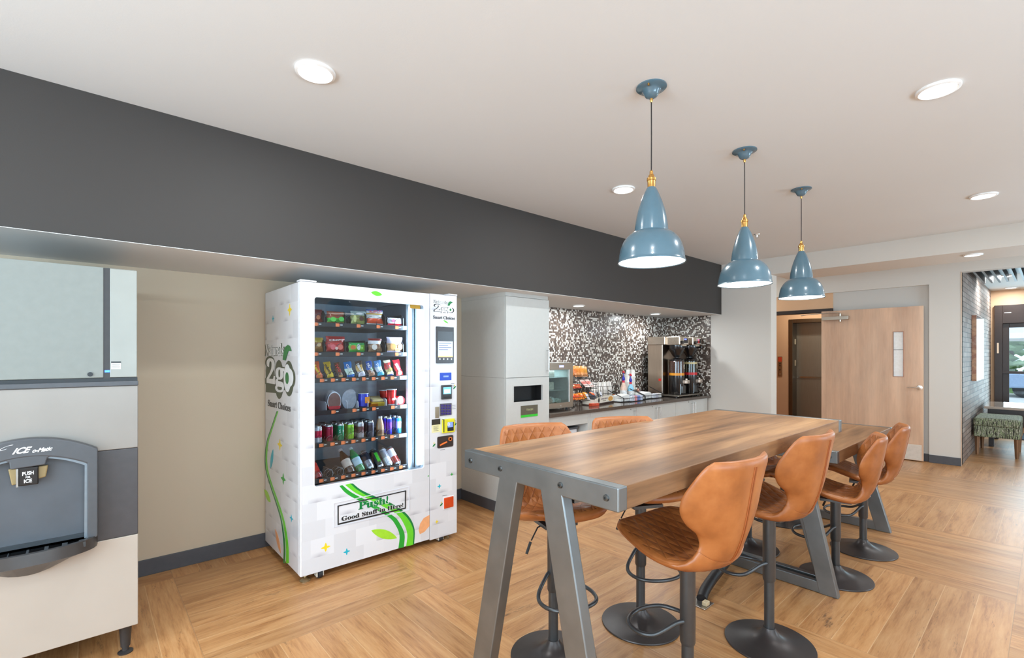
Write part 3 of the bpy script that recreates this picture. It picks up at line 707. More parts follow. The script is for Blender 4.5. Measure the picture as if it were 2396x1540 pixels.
stool(3.671, .941, 14, 'tan leather stool nearer of the two on the near side of the lower table', .14)
stool(4.333, .934, 12, 'farthest tan leather stool on the near side of the lower table', .14)
stool(1.686, 1.60, 180 - 18, 'tan stool with quilted back across the taller table, beside the tall cabinet', 0)
stool(2.245, 1.48, 180 - 27, 'tan stool with quilted back across the taller table, before the counter', 0)
stool(3.736, 1.52, 180, 'low tan stool mostly hidden across the lower table, under its near end', .14)
stool(4.573, 1.56, 180, 'low tan stool mostly hidden under the far end of the lower table', .20)

# black cable sleeve rising from the floor outlet under the tall table
cs = E('cable_sleeve', 'black cable sleeve on the floor under the tall table, running to a floor outlet', 'cable', (2.75, 1.38, 0))
p0 = on_z(1640, 1402, .03); 
pts = [(2.70, 1.365, .022), (2.78, 1.385, .040), (2.93, 1.41, .055), (3.10, 1.44, .055), (3.27, 1.47, .062), (3.30, 1.48, .15), (3.30, 1.48, .5), (3.31, 1.47, .95)]
PB('sleeve', MB().tube(spline(pts, 4), [.030] * 29, 12), M((38, 34, 34), .45, bump=.6, bscale=60), cs, smooth=True)
PB('outlet_plate', MB().box(2.63, 2.74, 1.31, 1.42, 0, .006), brushed((190, 182, 172), .3), cs, bevel=.002)
PB('plug', MB().box(2.66, 2.70, 1.315, 1.345, .006, .03), M((222, 200, 160), .5), cs, bevel=.004)

# ================================================================== VENDING MACHINE
VX0, VX1, VXS, VF, VB, VZ0, VZ1 = 1.005, 2.203, 1.952, 3.145, 3.945, .052, 1.922
def wrap_mat():
    """white vinyl wrap printed with a pattern of folded paper blocks"""
    m, b, k, tc = base('printed_wrap', .28, spec=.5); o = k.xyz(tc.outputs['Object'])
    u = k.math('ADD', o[0], k.math('MULTIPLY', o[1], 1.0)); v = o[2]
    gu = k.math('DIVIDE', k.math('ADD', u, 50.0), .150); gv = k.math('DIVIDE', k.math('ADD', v, 50.0), .118)
    gu = k.math('ADD', gu, k.math('MULTIPLY', k.math('FLOOR', gv), .37))
    iu, iv, fu, fv = k.math('FLOOR', gu), k.math('FLOOR', gv), k.math('FRACT', gu), k.math('FRACT', gv)
    r = k.white(k.comb(iu, iv, 1.0)); r2 = k.white(k.comb(iu, iv, 7.0))
    wedge = k.math('MULTIPLY', k.math('SUBTRACT', 1.0, k.math('ABSOLUTE', k.math('SUBTRACT', k.math('MULTIPLY', fu, 2.2), .8)), clamp=True), k.math('SUBTRACT', 1.0, k.math('DIVIDE', fv, .26), clamp=True))
    wedge = k.math('MULTIPLY', wedge, k.math('GREATER_THAN', r, .55))
    col = k.ramp(r2, [(0, lin((214, 214, 218))), (1, lin((228, 228, 232)))])
    k.set(b.inputs['Base Color'], k.mix(k.math('MULTIPLY', wedge, .60), col, (*lin((138, 134, 146)), 1)))
    b.inputs['Coat Weight'].default_value = .3; b.inputs['Coat Roughness'].default_value = .1
    return m
m_wrap = wrap_mat(); m_edge = M((238, 239, 243), .3); m_in = M((176, 184, 196), .45, .2, bump=.4, bscale=40); m_tray = M((34, 37, 44), .4)
g_dk, g_md, g_lt, g_lime = M((28, 122, 58), .35), M((52, 160, 48), .35), M((112, 208, 42), .35), M((166, 220, 48), .35)
p_yel, p_blu, p_org, p_blk, p_wht, p_ol = M((240, 212, 36), .35), M((52, 178, 200), .35), M((236, 170, 118), .35), M((30, 32, 34), .4), M((242, 242, 242), .4), M((74, 84, 66), .4)
vm = E('vending_machine', 'white snack and drink vending machine with printed leafy wrap by the tan wall', 'vending machine', (VX0, VF, 0))
GX0, GX1, GZ0, GZ1 = 1.089, 1.889, .604, 1.832                       # window in the door
cab = MB().box(VX0, VX0 + .05, VF + .045, VB, VZ0, VZ1).box(VX0 + .05, VXS, VB - .05, VB, VZ0, VZ1).box(VX0 + .05, VXS, VF + .045, VB - .05, VZ1 - .05, VZ1)
cab.box(VX0 + .05, VXS, VF + .045, VB - .05, VZ0, .56).box(VXS - .0, VX1, VF + .045, VB, VZ0, VZ1)
PB('cabinet', cab, m_wrap, vm, bevel=.003)
PB('liner', MB().box(VX0 + .05, VX0 + .056, VF + .05, VB - .05, .56, VZ1 - .05).box(VXS - .075, VXS, VF + .05, VB - .05, .56, VZ1 - .05).box(VX0 + .05, VXS - .075, VB - .058, VB - .05, .56, VZ1 - .05).box(VX0 + .05, VXS - .075, VF + .05, VB - .05, VZ1 - .058, VZ1 - .05).box(VX0 + .05, VXS - .075, VF + .05, VB - .05, .56, .566), m_in, vm)
door = MB(); r_o = rrect(VX0, VXS - .004, VZ0, VZ1, .006, 4); r_i = rrect(GX0, GX1 + .012, GZ0, GZ1, .018, 4)
door.ring(r_o, r_i, VF, VF + .042, 'xz'); dp = PB('door', door, m_wrap, vm)
PB('door_edge', MB().box(VX0 - .0015, VX0 + .010, VF - .0012, VF + .041, VZ0, VZ1), m_edge, dp, bevel=.004)
PB('gasket', MB().ring(rrect(GX0 - .004, GX1 + .016, GZ0 - .004, GZ1 + .004, .02, 4), rrect(GX0 + .003, GX1 + .009, GZ0 + .003, GZ1 - .003, .016, 4), VF - .0015, VF + .003, 'xz'), m_edge, dp)
PB('window_glass', MB().box(GX0 + .002, GX1 + .008, VF + .010, VF + .015, GZ0 + .002, GZ1 - .002), glass_mat('vending_glass', (.86, .90, .92), .03), dp)
lx = on_y(968, 900, VF + .03).x; le = on_y(975, 900, VF + .03).x
PB('light_bar', MB().box(le, GX1 + .010, VF + .018, VF + .036, GZ0 + .02, GZ1 - .03), emis((225, 240, 255), 2.2), dp)
PB('light_channel', MB().box(lx - .004, lx + .006, VF + .020, VF + .040, GZ0 + .01, GZ1 - .02), M((66, 84, 98), .3), dp)
PB('warning_label', MB().box(on_y(962, 710, VF).x, on_y(985, 710, VF).x, VF + .012, VF + .0165, on_y(973, 722, VF).z, on_y(973, 709, VF).z), M((240, 178, 30), .4), dp)
area('lamp', (.795, .028, 1.22), (PI / 2, 0, math.radians(38)), .03, 1.15, 9, (.85, .93, 1.0), parent=vm)
PB('inner_jamb', MB().box(on_y(953, 900, VF + .07).x, VXS - .07, VF + .052, VF + .09, .58, VZ1 - .06), M((214, 222, 230), .4), vm)
# payment column
side = MB().box(VXS + .002, VX1, VF, VF + .043, VZ0 - .012, VZ1 + .004); sdp = PB('payment_door', side, m_wrap, vm, bevel=.004)
PB('top_hinge', MB().box(VX0 - .002, VX0 + .10, VF - .002, VF + .07, VZ1 + .002, VZ1 + .012), m_edge, vm, bevel=.003)
PB('top_hinge', MB().box(VX1 - .08, VX1 + .002, VF - .002, VF + .07, VZ1 + .006, VZ1 + .016), m_edge, vm, bevel=.003)
for fx_, fy_ in ((VX0 + .045, VF + .05), (VX0 + .06, VB - .07), (VX1 - .075, VF + .06), (VX1 - .06, VB - .07)):
    PB('levelling_foot', MB().lathe([(.032, 0), (.033, .006), (.026, .012), (.016, .022), (.008, .026), (.008, .030), (.013, .031), (.013, .040), (.007, .041), (.007, VZ0 + .002)], (fx_, fy_, 0), 24), brushed((206, 200, 170), .3), vm, smooth=True, angle=.5)
for fx_, fy_ in ((VX0 + .13, VF + .035), (VX1 - .14, VF + .035)):
    PB('caster_wheel', MB().cyl((fx_ - .014, fy_, .027), .027, .028, 24, axis='x'), M((40, 42, 48), .5), vm, smooth=True, angle=.5)
    PB('caster_fork', MB().box(fx_ - .024, fx_ - .016, fy_ - .02, fy_ + .03, .012, .055).box(fx_ + .016, fx_ + .024, fy_ - .02, fy_ + .03, .012, .055).box(fx_ - .024, fx_ + .024, fy_ - .02, fy_ + .03, .045, .056), M((226, 220, 206), .4), vm, bevel=.004)
# --- printed graphics, measured on the front (y = VF) and the left side (x = VX0)
FR = lambda px, py: (on_y(px, py, VF).x, on_y(px, py, VF).z)
SD = lambda px, py: (on_x(px, py, VX0).y, on_x(px, py, VX0).z)
def Z5(x, y): return FR(740 + x / 7.7, 1110 + y / 7.7)
def band(mb, left, right, mi, conv, plane, a, b, per=4):
    L = spline([conv(*p) for p in left], per); R_ = spline([conv(*p) for p in right], per); n = min(len(L), len(R_))
    for i in range(n - 1):
        q = [L[i], R_[i], R_[i + 1], L[i + 1]]; mb.prism(q, a, b, plane, mi)
def star(mb, c, rx, rz, mi, plane, a, b):
    pts = []
    for i in range(24):
        an = PI / 2 * (i / 6); k_ = abs(math.cos(2 * an)) ** .001
        t = (i % 6) / 6; e = 1 - .62 * math.sin(PI * t)
        pts.append((c[0] + rx * e * math.cos(an), c[1] + rz * e * math.sin(an)))
    mb.prism(pts, a, b, plane, mi)
def leafshape(mb, p, q, wd, mi, plane, a, b):
    P, Q = Vector(p), Vector(q); d = Q - P; n = Vector((-d.y, d.x)).normalized()
    pts = [tuple(P + d * t + n * wd * math.sin(PI * t) ** .8) for t in [i / 10 for i in range(11)]] + [tuple(P + d * t - n * wd * math.sin(PI * t) ** .8) for t in [1 - i / 10 for i in range(1, 10)]]
    mb.prism(pts, a, b, plane, mi)
pal = [g_dk, g_md, g_lt, g_lime, p_yel, p_blu, p_org, p_blk, p_wht, p_ol]
g = MB(); A0, A1 = VF - .0008, VF - .0002
band(g, [(415, 210), (560, 360), (900, 545), (1300, 770), (1430, 920), (1500, 1100), (1480, 1335)], [(470, 195), (640, 330), (960, 500), (1380, 745), (1500, 880), (1590, 1080), (1578, 1312)], 1, Z5, 'xz', A0, A1)
band(g, [(520, 190), (700, 330), (950, 450), (1200, 580), (1450, 720), (1570, 880), (1640, 1080), (1618, 1300)], [(610, 165), (740, 280), (950, 400), (1250, 520), (1500, 660), (1650, 800), (1745, 1000), (1740, 1272)], 2, Z5, 'xz', A0, A1)
band(g, [(610, 165), (740, 280), (950, 400), (1250, 520), (1500, 660), (1650, 800), (1745, 1000), (1740, 1272)], [(660, 165), (790, 270), (990, 370), (1290, 490), (1540, 640), (1690, 790), (1772, 1000), (1762, 1262)], 0, Z5, 'xz', A0, A1)
leafshape(g, Z5(990, 1010), Z5(1455, 1150), .030, 3, 'xz', A0, A1)
lf = [Z5(2040, 730), Z5(1935, 790), Z5(1870, 890), Z5(1845, 1010), Z5(1865, 1080), Z5(1945, 1040), Z5(2040, 930)]; g.prism(lf, A0, A1, 'xz', 6)
star(g, Z5(170, 1315), .032, .030, 4, 'xz', A0, A1); star(g, Z5(548, 1395), .024, .024, 5, 'xz', A0, A1)
for px, py, r, mi in ((1057, 1110, .014, 1), (1028, 1138, .019, 5), (1022, 1221, .016, 4), (1002, 1114, .008, 1)): star(g, FR(px, py), r, r, mi, 'xz', A0, A1)
leafshape(g, FR(868, 684), FR(894, 690), .016, 2, 'xz', A0, A1)
leafshape(g, FR(1037, 749), FR(1049, 757), .006, 2, 'xz', A0, A1)
PB('printed_graphics', g, pal, vm)
s = MB(); B0, B1 = VX0 - .0012, VX0 - .0004
def S6(x, y): return SD(600 + x / 4.05, 960 + y / 4.05)
ctr = [(200, 10), (150, 160), (108, 290), (92, 420), (98, 560), (140, 710), (195, 870), (242, 1020), (268, 1160), (282, 1300), (282, 1450)]
wds = [8, 9, 10, 11, 12, 13, 15, 17, 20, 23, 26]
band(s, [(c[0] - w_, c[1]) for c, w_ in zip(ctr, wds)], [(c[0] - w_ * .35, c[1]) for c, w_ in zip(ctr, wds)], 0, S6, 'yz', B0, B1)
band(s, [(c[0] - w_ * .05, c[1]) for c, w_ in zip(ctr, wds)], [(c[0] + w_, c[1]) for c, w_ in zip(ctr, wds)], 2, S6, 'yz', B0, B1)
for a_, b_, wd, mi in (((160, 370), (133, 555), .028, 5), ((75, 755), (135, 870), .030, 3), ((178, 1125), (233, 1360), .030, 6)): leafshape(s, S6(*a_), S6(*b_), wd, mi, 'yz', B0, B1)
for c_, ry, rz_, mi in (((222, 328), .055, .040, 4), ((255, 652), .055, .040, 1), ((332, 1025), .035, .025, 5)): star(s, S6(*c_), ry, rz_, mi, 'yz', B0, B1)
star(s, SD(678, 725), .045, .042, 4, 'yz', B0, B1); star(s, SD(639, 746), .030, .024, 5, 'yz', B0, B1)
PB('printed_graphics', s, pal, vm)
def logo(P, up, parent, big):
    """P(px,py) -> 3D point; lettering read left to right"""
    pass
def side_pt(px, py): return on_x(px, py, VX0 - .0004)
def front_pt(px, py): return on_y(px, py, VF - .0004)
def logo_at(pt, nat, two, smart, leaf, dot, k_):
    for (tx, q, off, sp_) in (('Naturals', nat, .035, 1.0), ('2go', two, .05, .92)):
        LT('logo_outline', serif(tx), pt(*q[0]), pt(*q[1]), pt(*q[2]), p_ol if k_ > 1 else p_blk, vm, offset=off * .75, lift=.0006, grow=.06 if tx == '2go' else .05, space=sp_)
        LT('logo_lettering', serif(tx), pt(*q[0]), pt(*q[1]), pt(*q[2]), p_wht, vm, offset=.008 if tx != '2go' else .016, lift=.0014, space=sp_)
    LT('logo_lettering', serif('Smart Choices'), pt(*smart[0]), pt(*smart[1]), pt(*smart[2]), p_blk, vm, offset=.018, lift=.0008)
# solid dark backing shapes behind the outlined figures
def blob(pt, pts, mat, lift):
    P3 = [pt(*p) for p in pts]; n_ = (P3[1] - P3[0]).cross(P3[2] - P3[0]).normalized()
    cc = Vector((0, 0, 1.4)); cam_ = Vector((0, 0, EYE)); 
    if n_.dot(cam_ - P3[0]) < 0: n_ = -n_
    mb = MB(); mb.add([p + n_ * lift for p in P3] + [p + n_ * (lift - .0003) for p in P3], [list(range(len(P3))), list(range(len(P3), 2 * len(P3)))[::-1]])
    PB('logo_backing', mb, mat, vm)
def ell(cx_, cy_, rx, ry, sk=0.0, n=18): return [(cx_ + rx * math.cos(2 * PI * i / n), cy_ + ry * math.sin(2 * PI * i / n) + sk * rx * math.cos(2 * PI * i / n)) for i in range(n)]
blob(side_pt, ell(676, 886, 11.5, 42, .2), p_ol, .0004); blob(side_pt, ell(653, 888, 11, 46, .2), p_ol, .0003); blob(side_pt, [(622, 868), (624, 850), (631, 835), (638, 838), (642, 852), (641, 888), (646, 920), (622, 918)], p_ol, .0002)
logo_at(side_pt, [(622, 833), (664, 832), (622, 808)], [(624, 912), (687, 925), (624, 838)], [(627, 950), (680, 964), (627, 935)], None, None, 2)
blob(side_pt, ell(673, 885, 8.5, 33, .2), p_wht, .0022); blob(side_pt, ell(672.5, 885, 4.2, 14, .2), g_dk, .0028)
blob(side_pt, [(662, 842), (664, 825), (668, 812), (674, 807), (679, 810), (683, 822), (676, 821), (672, 832), (669, 844)], g_dk, .0024)
logo_at(front_pt, [(1016, 709), (1045, 712), (1016, 702)], [(1017, 733), (1060, 736), (1017, 712)], [(1013, 746), (1064, 749), (1013, 738)], None, None, 1)
blob(front_pt, ell(1053.5, 724.5, 4.6, 5.8), p_wht, .0024); blob(front_pt, ell(1053.6, 725, 2.3, 2.9), g_dk, .0030)
blob(front_pt, [(1047, 715), (1049, 708), (1053, 705), (1059, 708), (1054, 711), (1051, 716)], g_dk, .0026)
# push flap
fl = PB('delivery_flap', MB().ring([Z5(310, 520), Z5(1680, 215), Z5(1680, 650), Z5(310, 960)], [Z5(325, 530), Z5(1668, 228), Z5(1668, 640), Z5(325, 945)], VF - .003, VF, 'xz'), M((214, 214, 222), .3), vm)
PB('flap_border', MB().ring([Z5(380, 565), Z5(1617, 287), Z5(1612, 618), Z5(382, 915)], [Z5(402, 578), Z5(1597, 310), Z5(1594, 600), Z5(402, 884)], VF - .0030, VF - .0012, 'xz'), p_blk, fl)
def Zp(x, y): return on_y(740 + x / 7.7, 1110 + y / 7.7, VF - .0012)
LT('flap_lettering', serif('Push!'), Zp(755, 648), Zp(1300, 530), Zp(755, 495), p_wht, fl, offset=.04, lift=.0006, grow=.02)
LT('flap_lettering', serif('Push!'), Zp(758, 645), Zp(1297, 525), Zp(758, 500), g_dk, fl, offset=.018, lift=.0014)
LT('flap_lettering', serif('Good Stuff in Here!'), Zp(450, 850), Zp(1568, 590), Zp(450, 762), p_wht, fl, offset=.05, lift=.0016, grow=.01)
LT('flap_lettering', serif('Good Stuff in Here!'), Zp(452, 848), Zp(1566, 588), Zp(452, 765), p_blk, fl, offset=.020, lift=.0022)
# payment fittings (front plane)
def fbox(name, x0, x1, y0, y1, mat, d0=.004, parent=sdp, bevel=.002):
    a_, b_ = FR(x0, y1), FR(x1, y0)
    return PB(name, MB().box(a_[0], b_[0], VF - d0, VF, FR((x0 + x1) / 2, y1)[1], FR((x0 + x1) / 2, y0)[1]), mat, parent, bevel=bevel)
scn = fbox('touch_screen', 1020, 1060, 765, 850, M((46, 42, 42), .25), .012)
fbox('screen_page', 1023, 1057.5, 799, 835, emis((186, 200, 226), .75), .0125, scn, 0); fbox('screen_banner', 1023, 1057.5, 776, 798, M((20, 16, 15), .15), .0124, scn, 0); fbox('screen_strip', 1023, 1057.5, 832.5, 836, emis((222, 178, 130), .7), .0127, scn, 0)
for i in range(4): fbox('screen_icon', 1026 + i * 9, 1028.5 + i * 9, 838.5, 842, p_wht, .0128, scn, 0)
for j, yy in enumerate((803, 808, 813, 818)): fbox('screen_text', 1025, 1054 - 8 * (j % 2), yy, yy + 1.2, M((110, 122, 160), .5), .0129, scn, 0)
fbox('blue_sign', 1029, 1056, 872, 890, M((30, 70, 190), .35), .003); fbox('blue_sign_text', 1037, 1049, 879, 883, M((150, 175, 235), .4), .0035, sdp, 0)
cr = fbox('card_reader', 1032, 1055, 901, 934, M((52, 50, 50), .35), .014); fbox('reader_display', 1035, 1053, 906, 922, emis((120, 190, 225), .8), .0145, cr, 0); fbox('reader_page', 1037, 1051, 911, 920, emis((215, 228, 235), .8), .0150, cr, 0); fbox('card_slot', 1036, 1052, 928, 931, p_blk, .0155, cr, 0)
kp = fbox('keypad', 1029, 1056, 944, 972, M((96, 92, 100), .4, .4), .006)
for i in range(4):
    for j in range(4): fbox('key', 1031.5 + i * 6.1, 1035.5 + i * 6.1, 947 + j * 6.3, 951 + j * 6.3, M((60, 44, 132), .4), .010, kp, .001)
fbox('coin_plate', 1018, 1027, 952, 978, brushed((196, 184, 160), .3), .005)
fbox('notice_sticker', 1010, 1030, 981, 1012, M((232, 226, 176), .5), .0012, sdp, 0); fbox('sticker_header', 1010, 1030, 981, 994, M((50, 46, 36), .5), .0016, sdp, 0); 
for j in range(5): fbox('sticker_text', 1014, 1026 - (j % 2) * 3, 997 + j * 2.6, 998 + j * 2.6, M((140, 134, 100), .5), .0016, sdp, 0)
yr = fbox('note_reader', 1033, 1061, 980, 1012, M((226, 220, 40), .35), .022, bevel=.006); fbox('note_display', 1044, 1056, 987, 999, emis((120, 140, 225), .7), .0225, yr, 0); fbox('note_mouth', 1043, 1058, 987, 1008, p_blk, .0222, yr, .001); fbox('note_guide', 1034, 1036, 981, 1011, p_blk, .0225, yr, 0)
LT('note_digits', 'B', on_y(1047, 996.5, VF - .023), on_y(1053, 996, VF - .023), on_y(1047, 989, VF - .023), p_wht, yr, offset=.02)
cp_ = MB().prism(rrect(FR(1023, 1033)[0], FR(1060, 1033)[0], FR(1041, 1047)[1], FR(1041, 1020)[1], .012), VF - .004, VF, 'xz'); cpo = PB('coin_panel', cp_, M((56, 44, 40), .4), sdp)
q_ = on_y(1052, 1027, VF); PB('coin_cup', MB().lathe([(.0165, -.012), (.0165, -.002), (.010, -.002), (.009, -.012)], (q_.x, VF, q_.z), 24, axis='y'), M((232, 128, 64), .3, .3), cpo, smooth=True, angle=.5)
a_ = on_y(1028, 1042, VF); b_ = on_y(1044, 1034, VF); PB('coin_lever', MB().tube([(a_.x, VF - .010, a_.z), ((a_.x + b_.x) / 2, VF - .012, (a_.z + b_.z) / 2 + .002), (b_.x, VF - .010, b_.z)], [.006, .0075, .006], 10), M((228, 112, 40), .35), cpo, smooth=True)
fbox('coin_return', 1038, 1060, 1163, 1188, M((204, 70, 24), .25), .010, bevel=.005); fbox('return_rim', 1036.5, 1061.5, 1161, 1190, p_wht, .003)
for px, py in ((1063, 905), (1015, 1040), (1032, 1179), (1064, 992)):
    st = MB(); leafshape(st, FR(px - 3, py + 6), FR(px + 4, py - 2), .006, 0, 'xz', VF - .0012, VF - .0004); star(st, FR(px + .5, py - 3), .007, .008, 1, 'xz', VF - .0014, VF - .0006); PB('leaf_sticker', st, [g_dk, p_yel], sdp)
for px, py, n_ in ((1058, 897, 3), (1061, 948, 3), (1061, 984, 3), (1036, 1052, 1), (1041, 1159, 1)):
    for j in range(n_): fbox('small_print', px - 3 if n_ > 1 else px - 6, px + 5, py + j * 4, py + j * 4 + 1, M((120, 120, 126), .5), .0012, sdp, 0)

# --- trays, spirals, price tags
TY = VF + .075                                                      # tag strip plane
rows = [dict(tags=[(738.7, 759.5), (789.5, 760.5), (838.6, 762.8), (884.8, 764), (928, 766)]),
        dict(tags=[(738.7, 828.7), (789.5, 828.7), (838.6, 828.5), (884.8, 828.5), (928, 828)]),
        dict(tags=[(752.7, 890.6), (778.4, 889.4), (803.2, 888), (827.5, 887.2), (850.9, 886.3), (873.7, 885.5), (895.9, 884.5), (917.5, 884), (938.5, 882.8)]),
        dict(tags=[(779.6, 964), (828.7, 959.9), (852, 957.9), (874.8, 956), (918.7, 951.7), (939.7, 950.6)]),
        dict(tags=[(751, 1042.5), (777.3, 1039), (802.4, 1035.5), (826.3, 1032), (849.7, 1029.7), (873, 1026), (895.3, 1023.2), (916.3, 1020.5), (937.4, 1017.6)]),
        dict(tags=[(751, 1125), (777.3, 1120.6), (802.4, 1115.6), (826.3, 1111.5), (849.7, 1107.4), (873, 1102.7), (895.3, 1099.2), (916.3, 1095), (937.4, 1091)])]
m_tag, m_tagw, m_coil = M((242, 132, 78), .5, emit=.25), M((236, 236, 236), .5), M((150, 154, 160), .3, .9)
TX1 = on_y(951, 900, TY).x
SHZ = []
for ri, rw in enumerate(rows):
    z = sum(on_y(a[0], a[1], TY).z for a in rw['tags']) / len(rw['tags']); SHZ.append(z)
    tr = MB().box(VX0 + .06, TX1, TY, VB - .07, z - .018, z - .004).box(VX0 + .06, TX1, TY - .012, TY, z - .016, z + .014)
    o = PB('shelf_tray', tr, m_tray, vm, bevel=.002)
    xs = [on_y(a[0], a[1], TY - .012).x for a in rw['tags']]
    for x in xs:
        PB('price_tag', MB().box(x - .012, x + .010, TY - .0135, TY - .012, z - .012, z + .010), m_tag, o)
        PB('price_digits', MB().box(x + .012, x + .016, TY - .0135, TY - .012, z - .010, z + .008, 0).box(x + .020, x + .036, TY - .0135, TY - .012, z - .003, z + .003, 1), [m_tag, m_tagw], o)
    if ri in (0, 1): cols = [(x + .015, .040) for x in xs for _ in (0,)]
    for x in xs:
        lane = .118 if len(xs) == 5 else .065
        rad = .036 if len(xs) == 5 else .027
        for dx in ((-.042, .036) if len(xs) == 5 else (0,)):
            if ri == 3: continue
            pts = []
            for i in range(49):
                an = 2 * PI * i / 16 + PI / 2; pts.append((x + dx + rad * math.cos(an), TY + .006 + .0030 * i, z + .0 + rad + rad * math.sin(an)))
            PB('spiral', MB().tube(pts, .0016, 5), m_coil if ri > 2 else M((60, 62, 70), .35, .6), o, smooth=True)
    if len(xs) == 5:
        for x in xs:
            PB('divider', MB().prism([(TY + .002, z - .004), (TY + .002, z + .07), (TY + .03, z + .095), (TY + .42, z + .095), (TY + .42, z - .004)], x + .062, x + .066, 'yz'), m_tray, o)
for pz in [1.0 + .03 * i for i in range(0)]: pass
# rail with hook holes inside the window's right edge
rl = MB()
for i in range(34): rl.box(TX1 + .006, TX1 + .011, VF + .049, VF + .0518, .70 + i * .033, .71 + i * .033)
PB('rail_holes', rl, p_blk, vm)
fn = MB()
for px in (764, 838):
    q_ = on_y(px, 1122, VF + .25); 
    for r in (.03, .05, .07, .09): fn.lathe([(r, -.004), (r + .006, -.004), (r + .006, .004), (r, .004)], (q_.x, .0 + VF + .22, .60), 24)
PB('fan_guard', fn, M((60, 64, 74), .4), vm)

# ================================================================== PRODUCTS IN THE VENDING MACHINE
def pillow(mb, cx_, cy_, zb, wd, ht, th, bands, lean=0.0, tilt=0.0, nx=10, nz=12, wave=.004):
    """sealed bag: bulging sheet with crimped ends; bands: (upto fraction of height, material index)"""
    o = len(mb.v)
    for side in (1, -1):
        for j in range(nz + 1):
            v = j / nz
            for i in range(nx + 1):
                u = -1 + 2 * i / nx
                bulge = th / 2 * max(0, (1 - abs(u) ** 3)) ** .6 * max(0, math.sin(PI * min(1, max(0, (v - .06) / .88)))) ** .55
                edge = 1 - .07 * math.sin(PI * v)
                x = u * wd / 2 * edge + wave * math.sin(9 * v + cx_ * 40) * (1 if abs(u) > .8 else 0); z = v * ht
                y = -side * bulge
                y += lean * z; xr = x * math.cos(tilt) + z * math.sin(tilt); zr = z * math.cos(tilt) - x * math.sin(tilt)
                mb.v.append((cx_ + xr, cy_ + y, zb + zr + abs(math.sin(tilt)) * wd / 2))
    n = nx + 1; h = (nz + 1) * n
    for side in (0, 1):
        for j in range(nz):
            v = (j + .5) / nz; mi = next((m_ for f_, m_ in bands if v <= f_), bands[-1][1])
            for i in range(nx):
                q = [o + side * h + j * n + i, o + side * h + j * n + i + 1, o + side * h + (j + 1) * n + i + 1, o + side * h + (j + 1) * n + i]
                mb.f.append(q if side == 0 else q[::-1]); mb.mi.append(mi)
    return mb
def prints(mb, cx_, y, z, rx, rz, mi, n=12):
    mb.prism([(cx_ + rx * math.cos(2 * PI * i / n), z + rz * math.sin(2 * PI * i / n)) for i in range(n)], y - .0006, y, 'xz', mi)
def foil(c): return M(c, .25, .15, coat=.3, var=.12, scale=60)
def snack_bag(row, px0, px1, pyt, pyb, cols, label, dots=(), word=None, wcol=p_wht, depth=.03, name='snack_bag', cat='snack bag', lean=.10, tilt=0.0, th=.045, wz=.72):
    y = TY + depth; a = on_y(px0, (pyt + pyb) / 2, y); b = on_y(px1, (pyt + pyb) / 2, y)
    zt = on_y((px0 + px1) / 2, pyt, y).z; zb = max(on_y((px0 + px1) / 2, pyb, y).z, SHZ[row] - .002)
    cx_, wd, ht = (a.x + b.x) / 2, (b.x - a.x) * (.80 if abs(tilt) > .1 else 1), zt - zb
    mb = MB(); pillow(mb, 0, 0, 0, wd, ht, th, [(f_, i) for i, (f_, c_) in enumerate(cols)], lean, tilt)
    mats = [foil(c_) for f_, c_ in cols]
    for dx, dz, rx, rz, c_ in dots:
        mats.append(foil(c_)); prints(mb, dx * wd, -th / 2 - .002 + lean * dz * ht, dz * ht, rx * wd, rz * ht, len(mats) - 1)
    o = mb.build(name, mats, None, smooth=True, angle=.8); o.location = (cx_, y, zb)
    tag(o, label, cat, 'snacks in the vending machine')
    if word:
        yy = -th / 2 - .003 + lean * wz * ht
        lettering('printed_word', word, (-wd * .36, yy, (wz - .09) * ht), (wd * .36, yy, (wz - .03) * ht), (-wd * .36, yy + .004, (wz + .08) * ht), wcol, o, offset=.02, lift=.002)
    return o
R_, G_, Y_, O_, B_, Wt, Br, Tn, Kk = (196, 44, 48), (96, 196, 72), (232, 190, 50), (236, 104, 48), (44, 84, 180), (232, 230, 232), (96, 56, 40), (206, 158, 106), (34, 34, 40)
# first shelf from the top
snack_bag(0, 730, 754, 724, 756, [(.3, (140, 50, 44)), (1, (112, 34, 40))], 'dark red snack bag at the left end of the top shelf', [(0, .4, .2, .16, (190, 110, 70))])
snack_bag(0, 764, 807, 729, 756, [(.12, (206, 130, 66)), (.45, G_), (.75, (150, 70, 44)), (1, (176, 84, 54))], 'green and brown snack bag second along the top shelf', [(-.2, .3, .16, .2, (120, 220, 90)), (.24, .35, .15, .2, (110, 214, 96))])
snack_bag(0, 820, 857, 728, 759, [(.25, (196, 200, 120)), (.7, (150, 150, 84)), (1, (186, 196, 190))], 'olive snack bag in the middle of the top shelf', [(-.3, .4, .10, .26, (226, 226, 150)), (.12, .42, .14, .18, (96, 62, 50)), (.0, .8, .22, .08, Wt)])
snack_bag(0, 857, 896, 725, 760, [(.12, Wt), (.45, (238, 92, 56)), (.66, (226, 222, 220)), (.74, (216, 170, 60)), (.88, Wt), (1, (40, 84, 170))], 'blue, white and orange snack bag on the top shelf', word='RUFFLES', wcol=M((200, 40, 60), .4), wz=.84)
snack_bag(0, 906, 944, 744, 762, [(.22, (206, 34, 60)), (1, (226, 220, 230))], 'white and red flat packet at the right end of the top shelf', [(-.16, .6, .13, .2, (196, 110, 140))], th=.03)
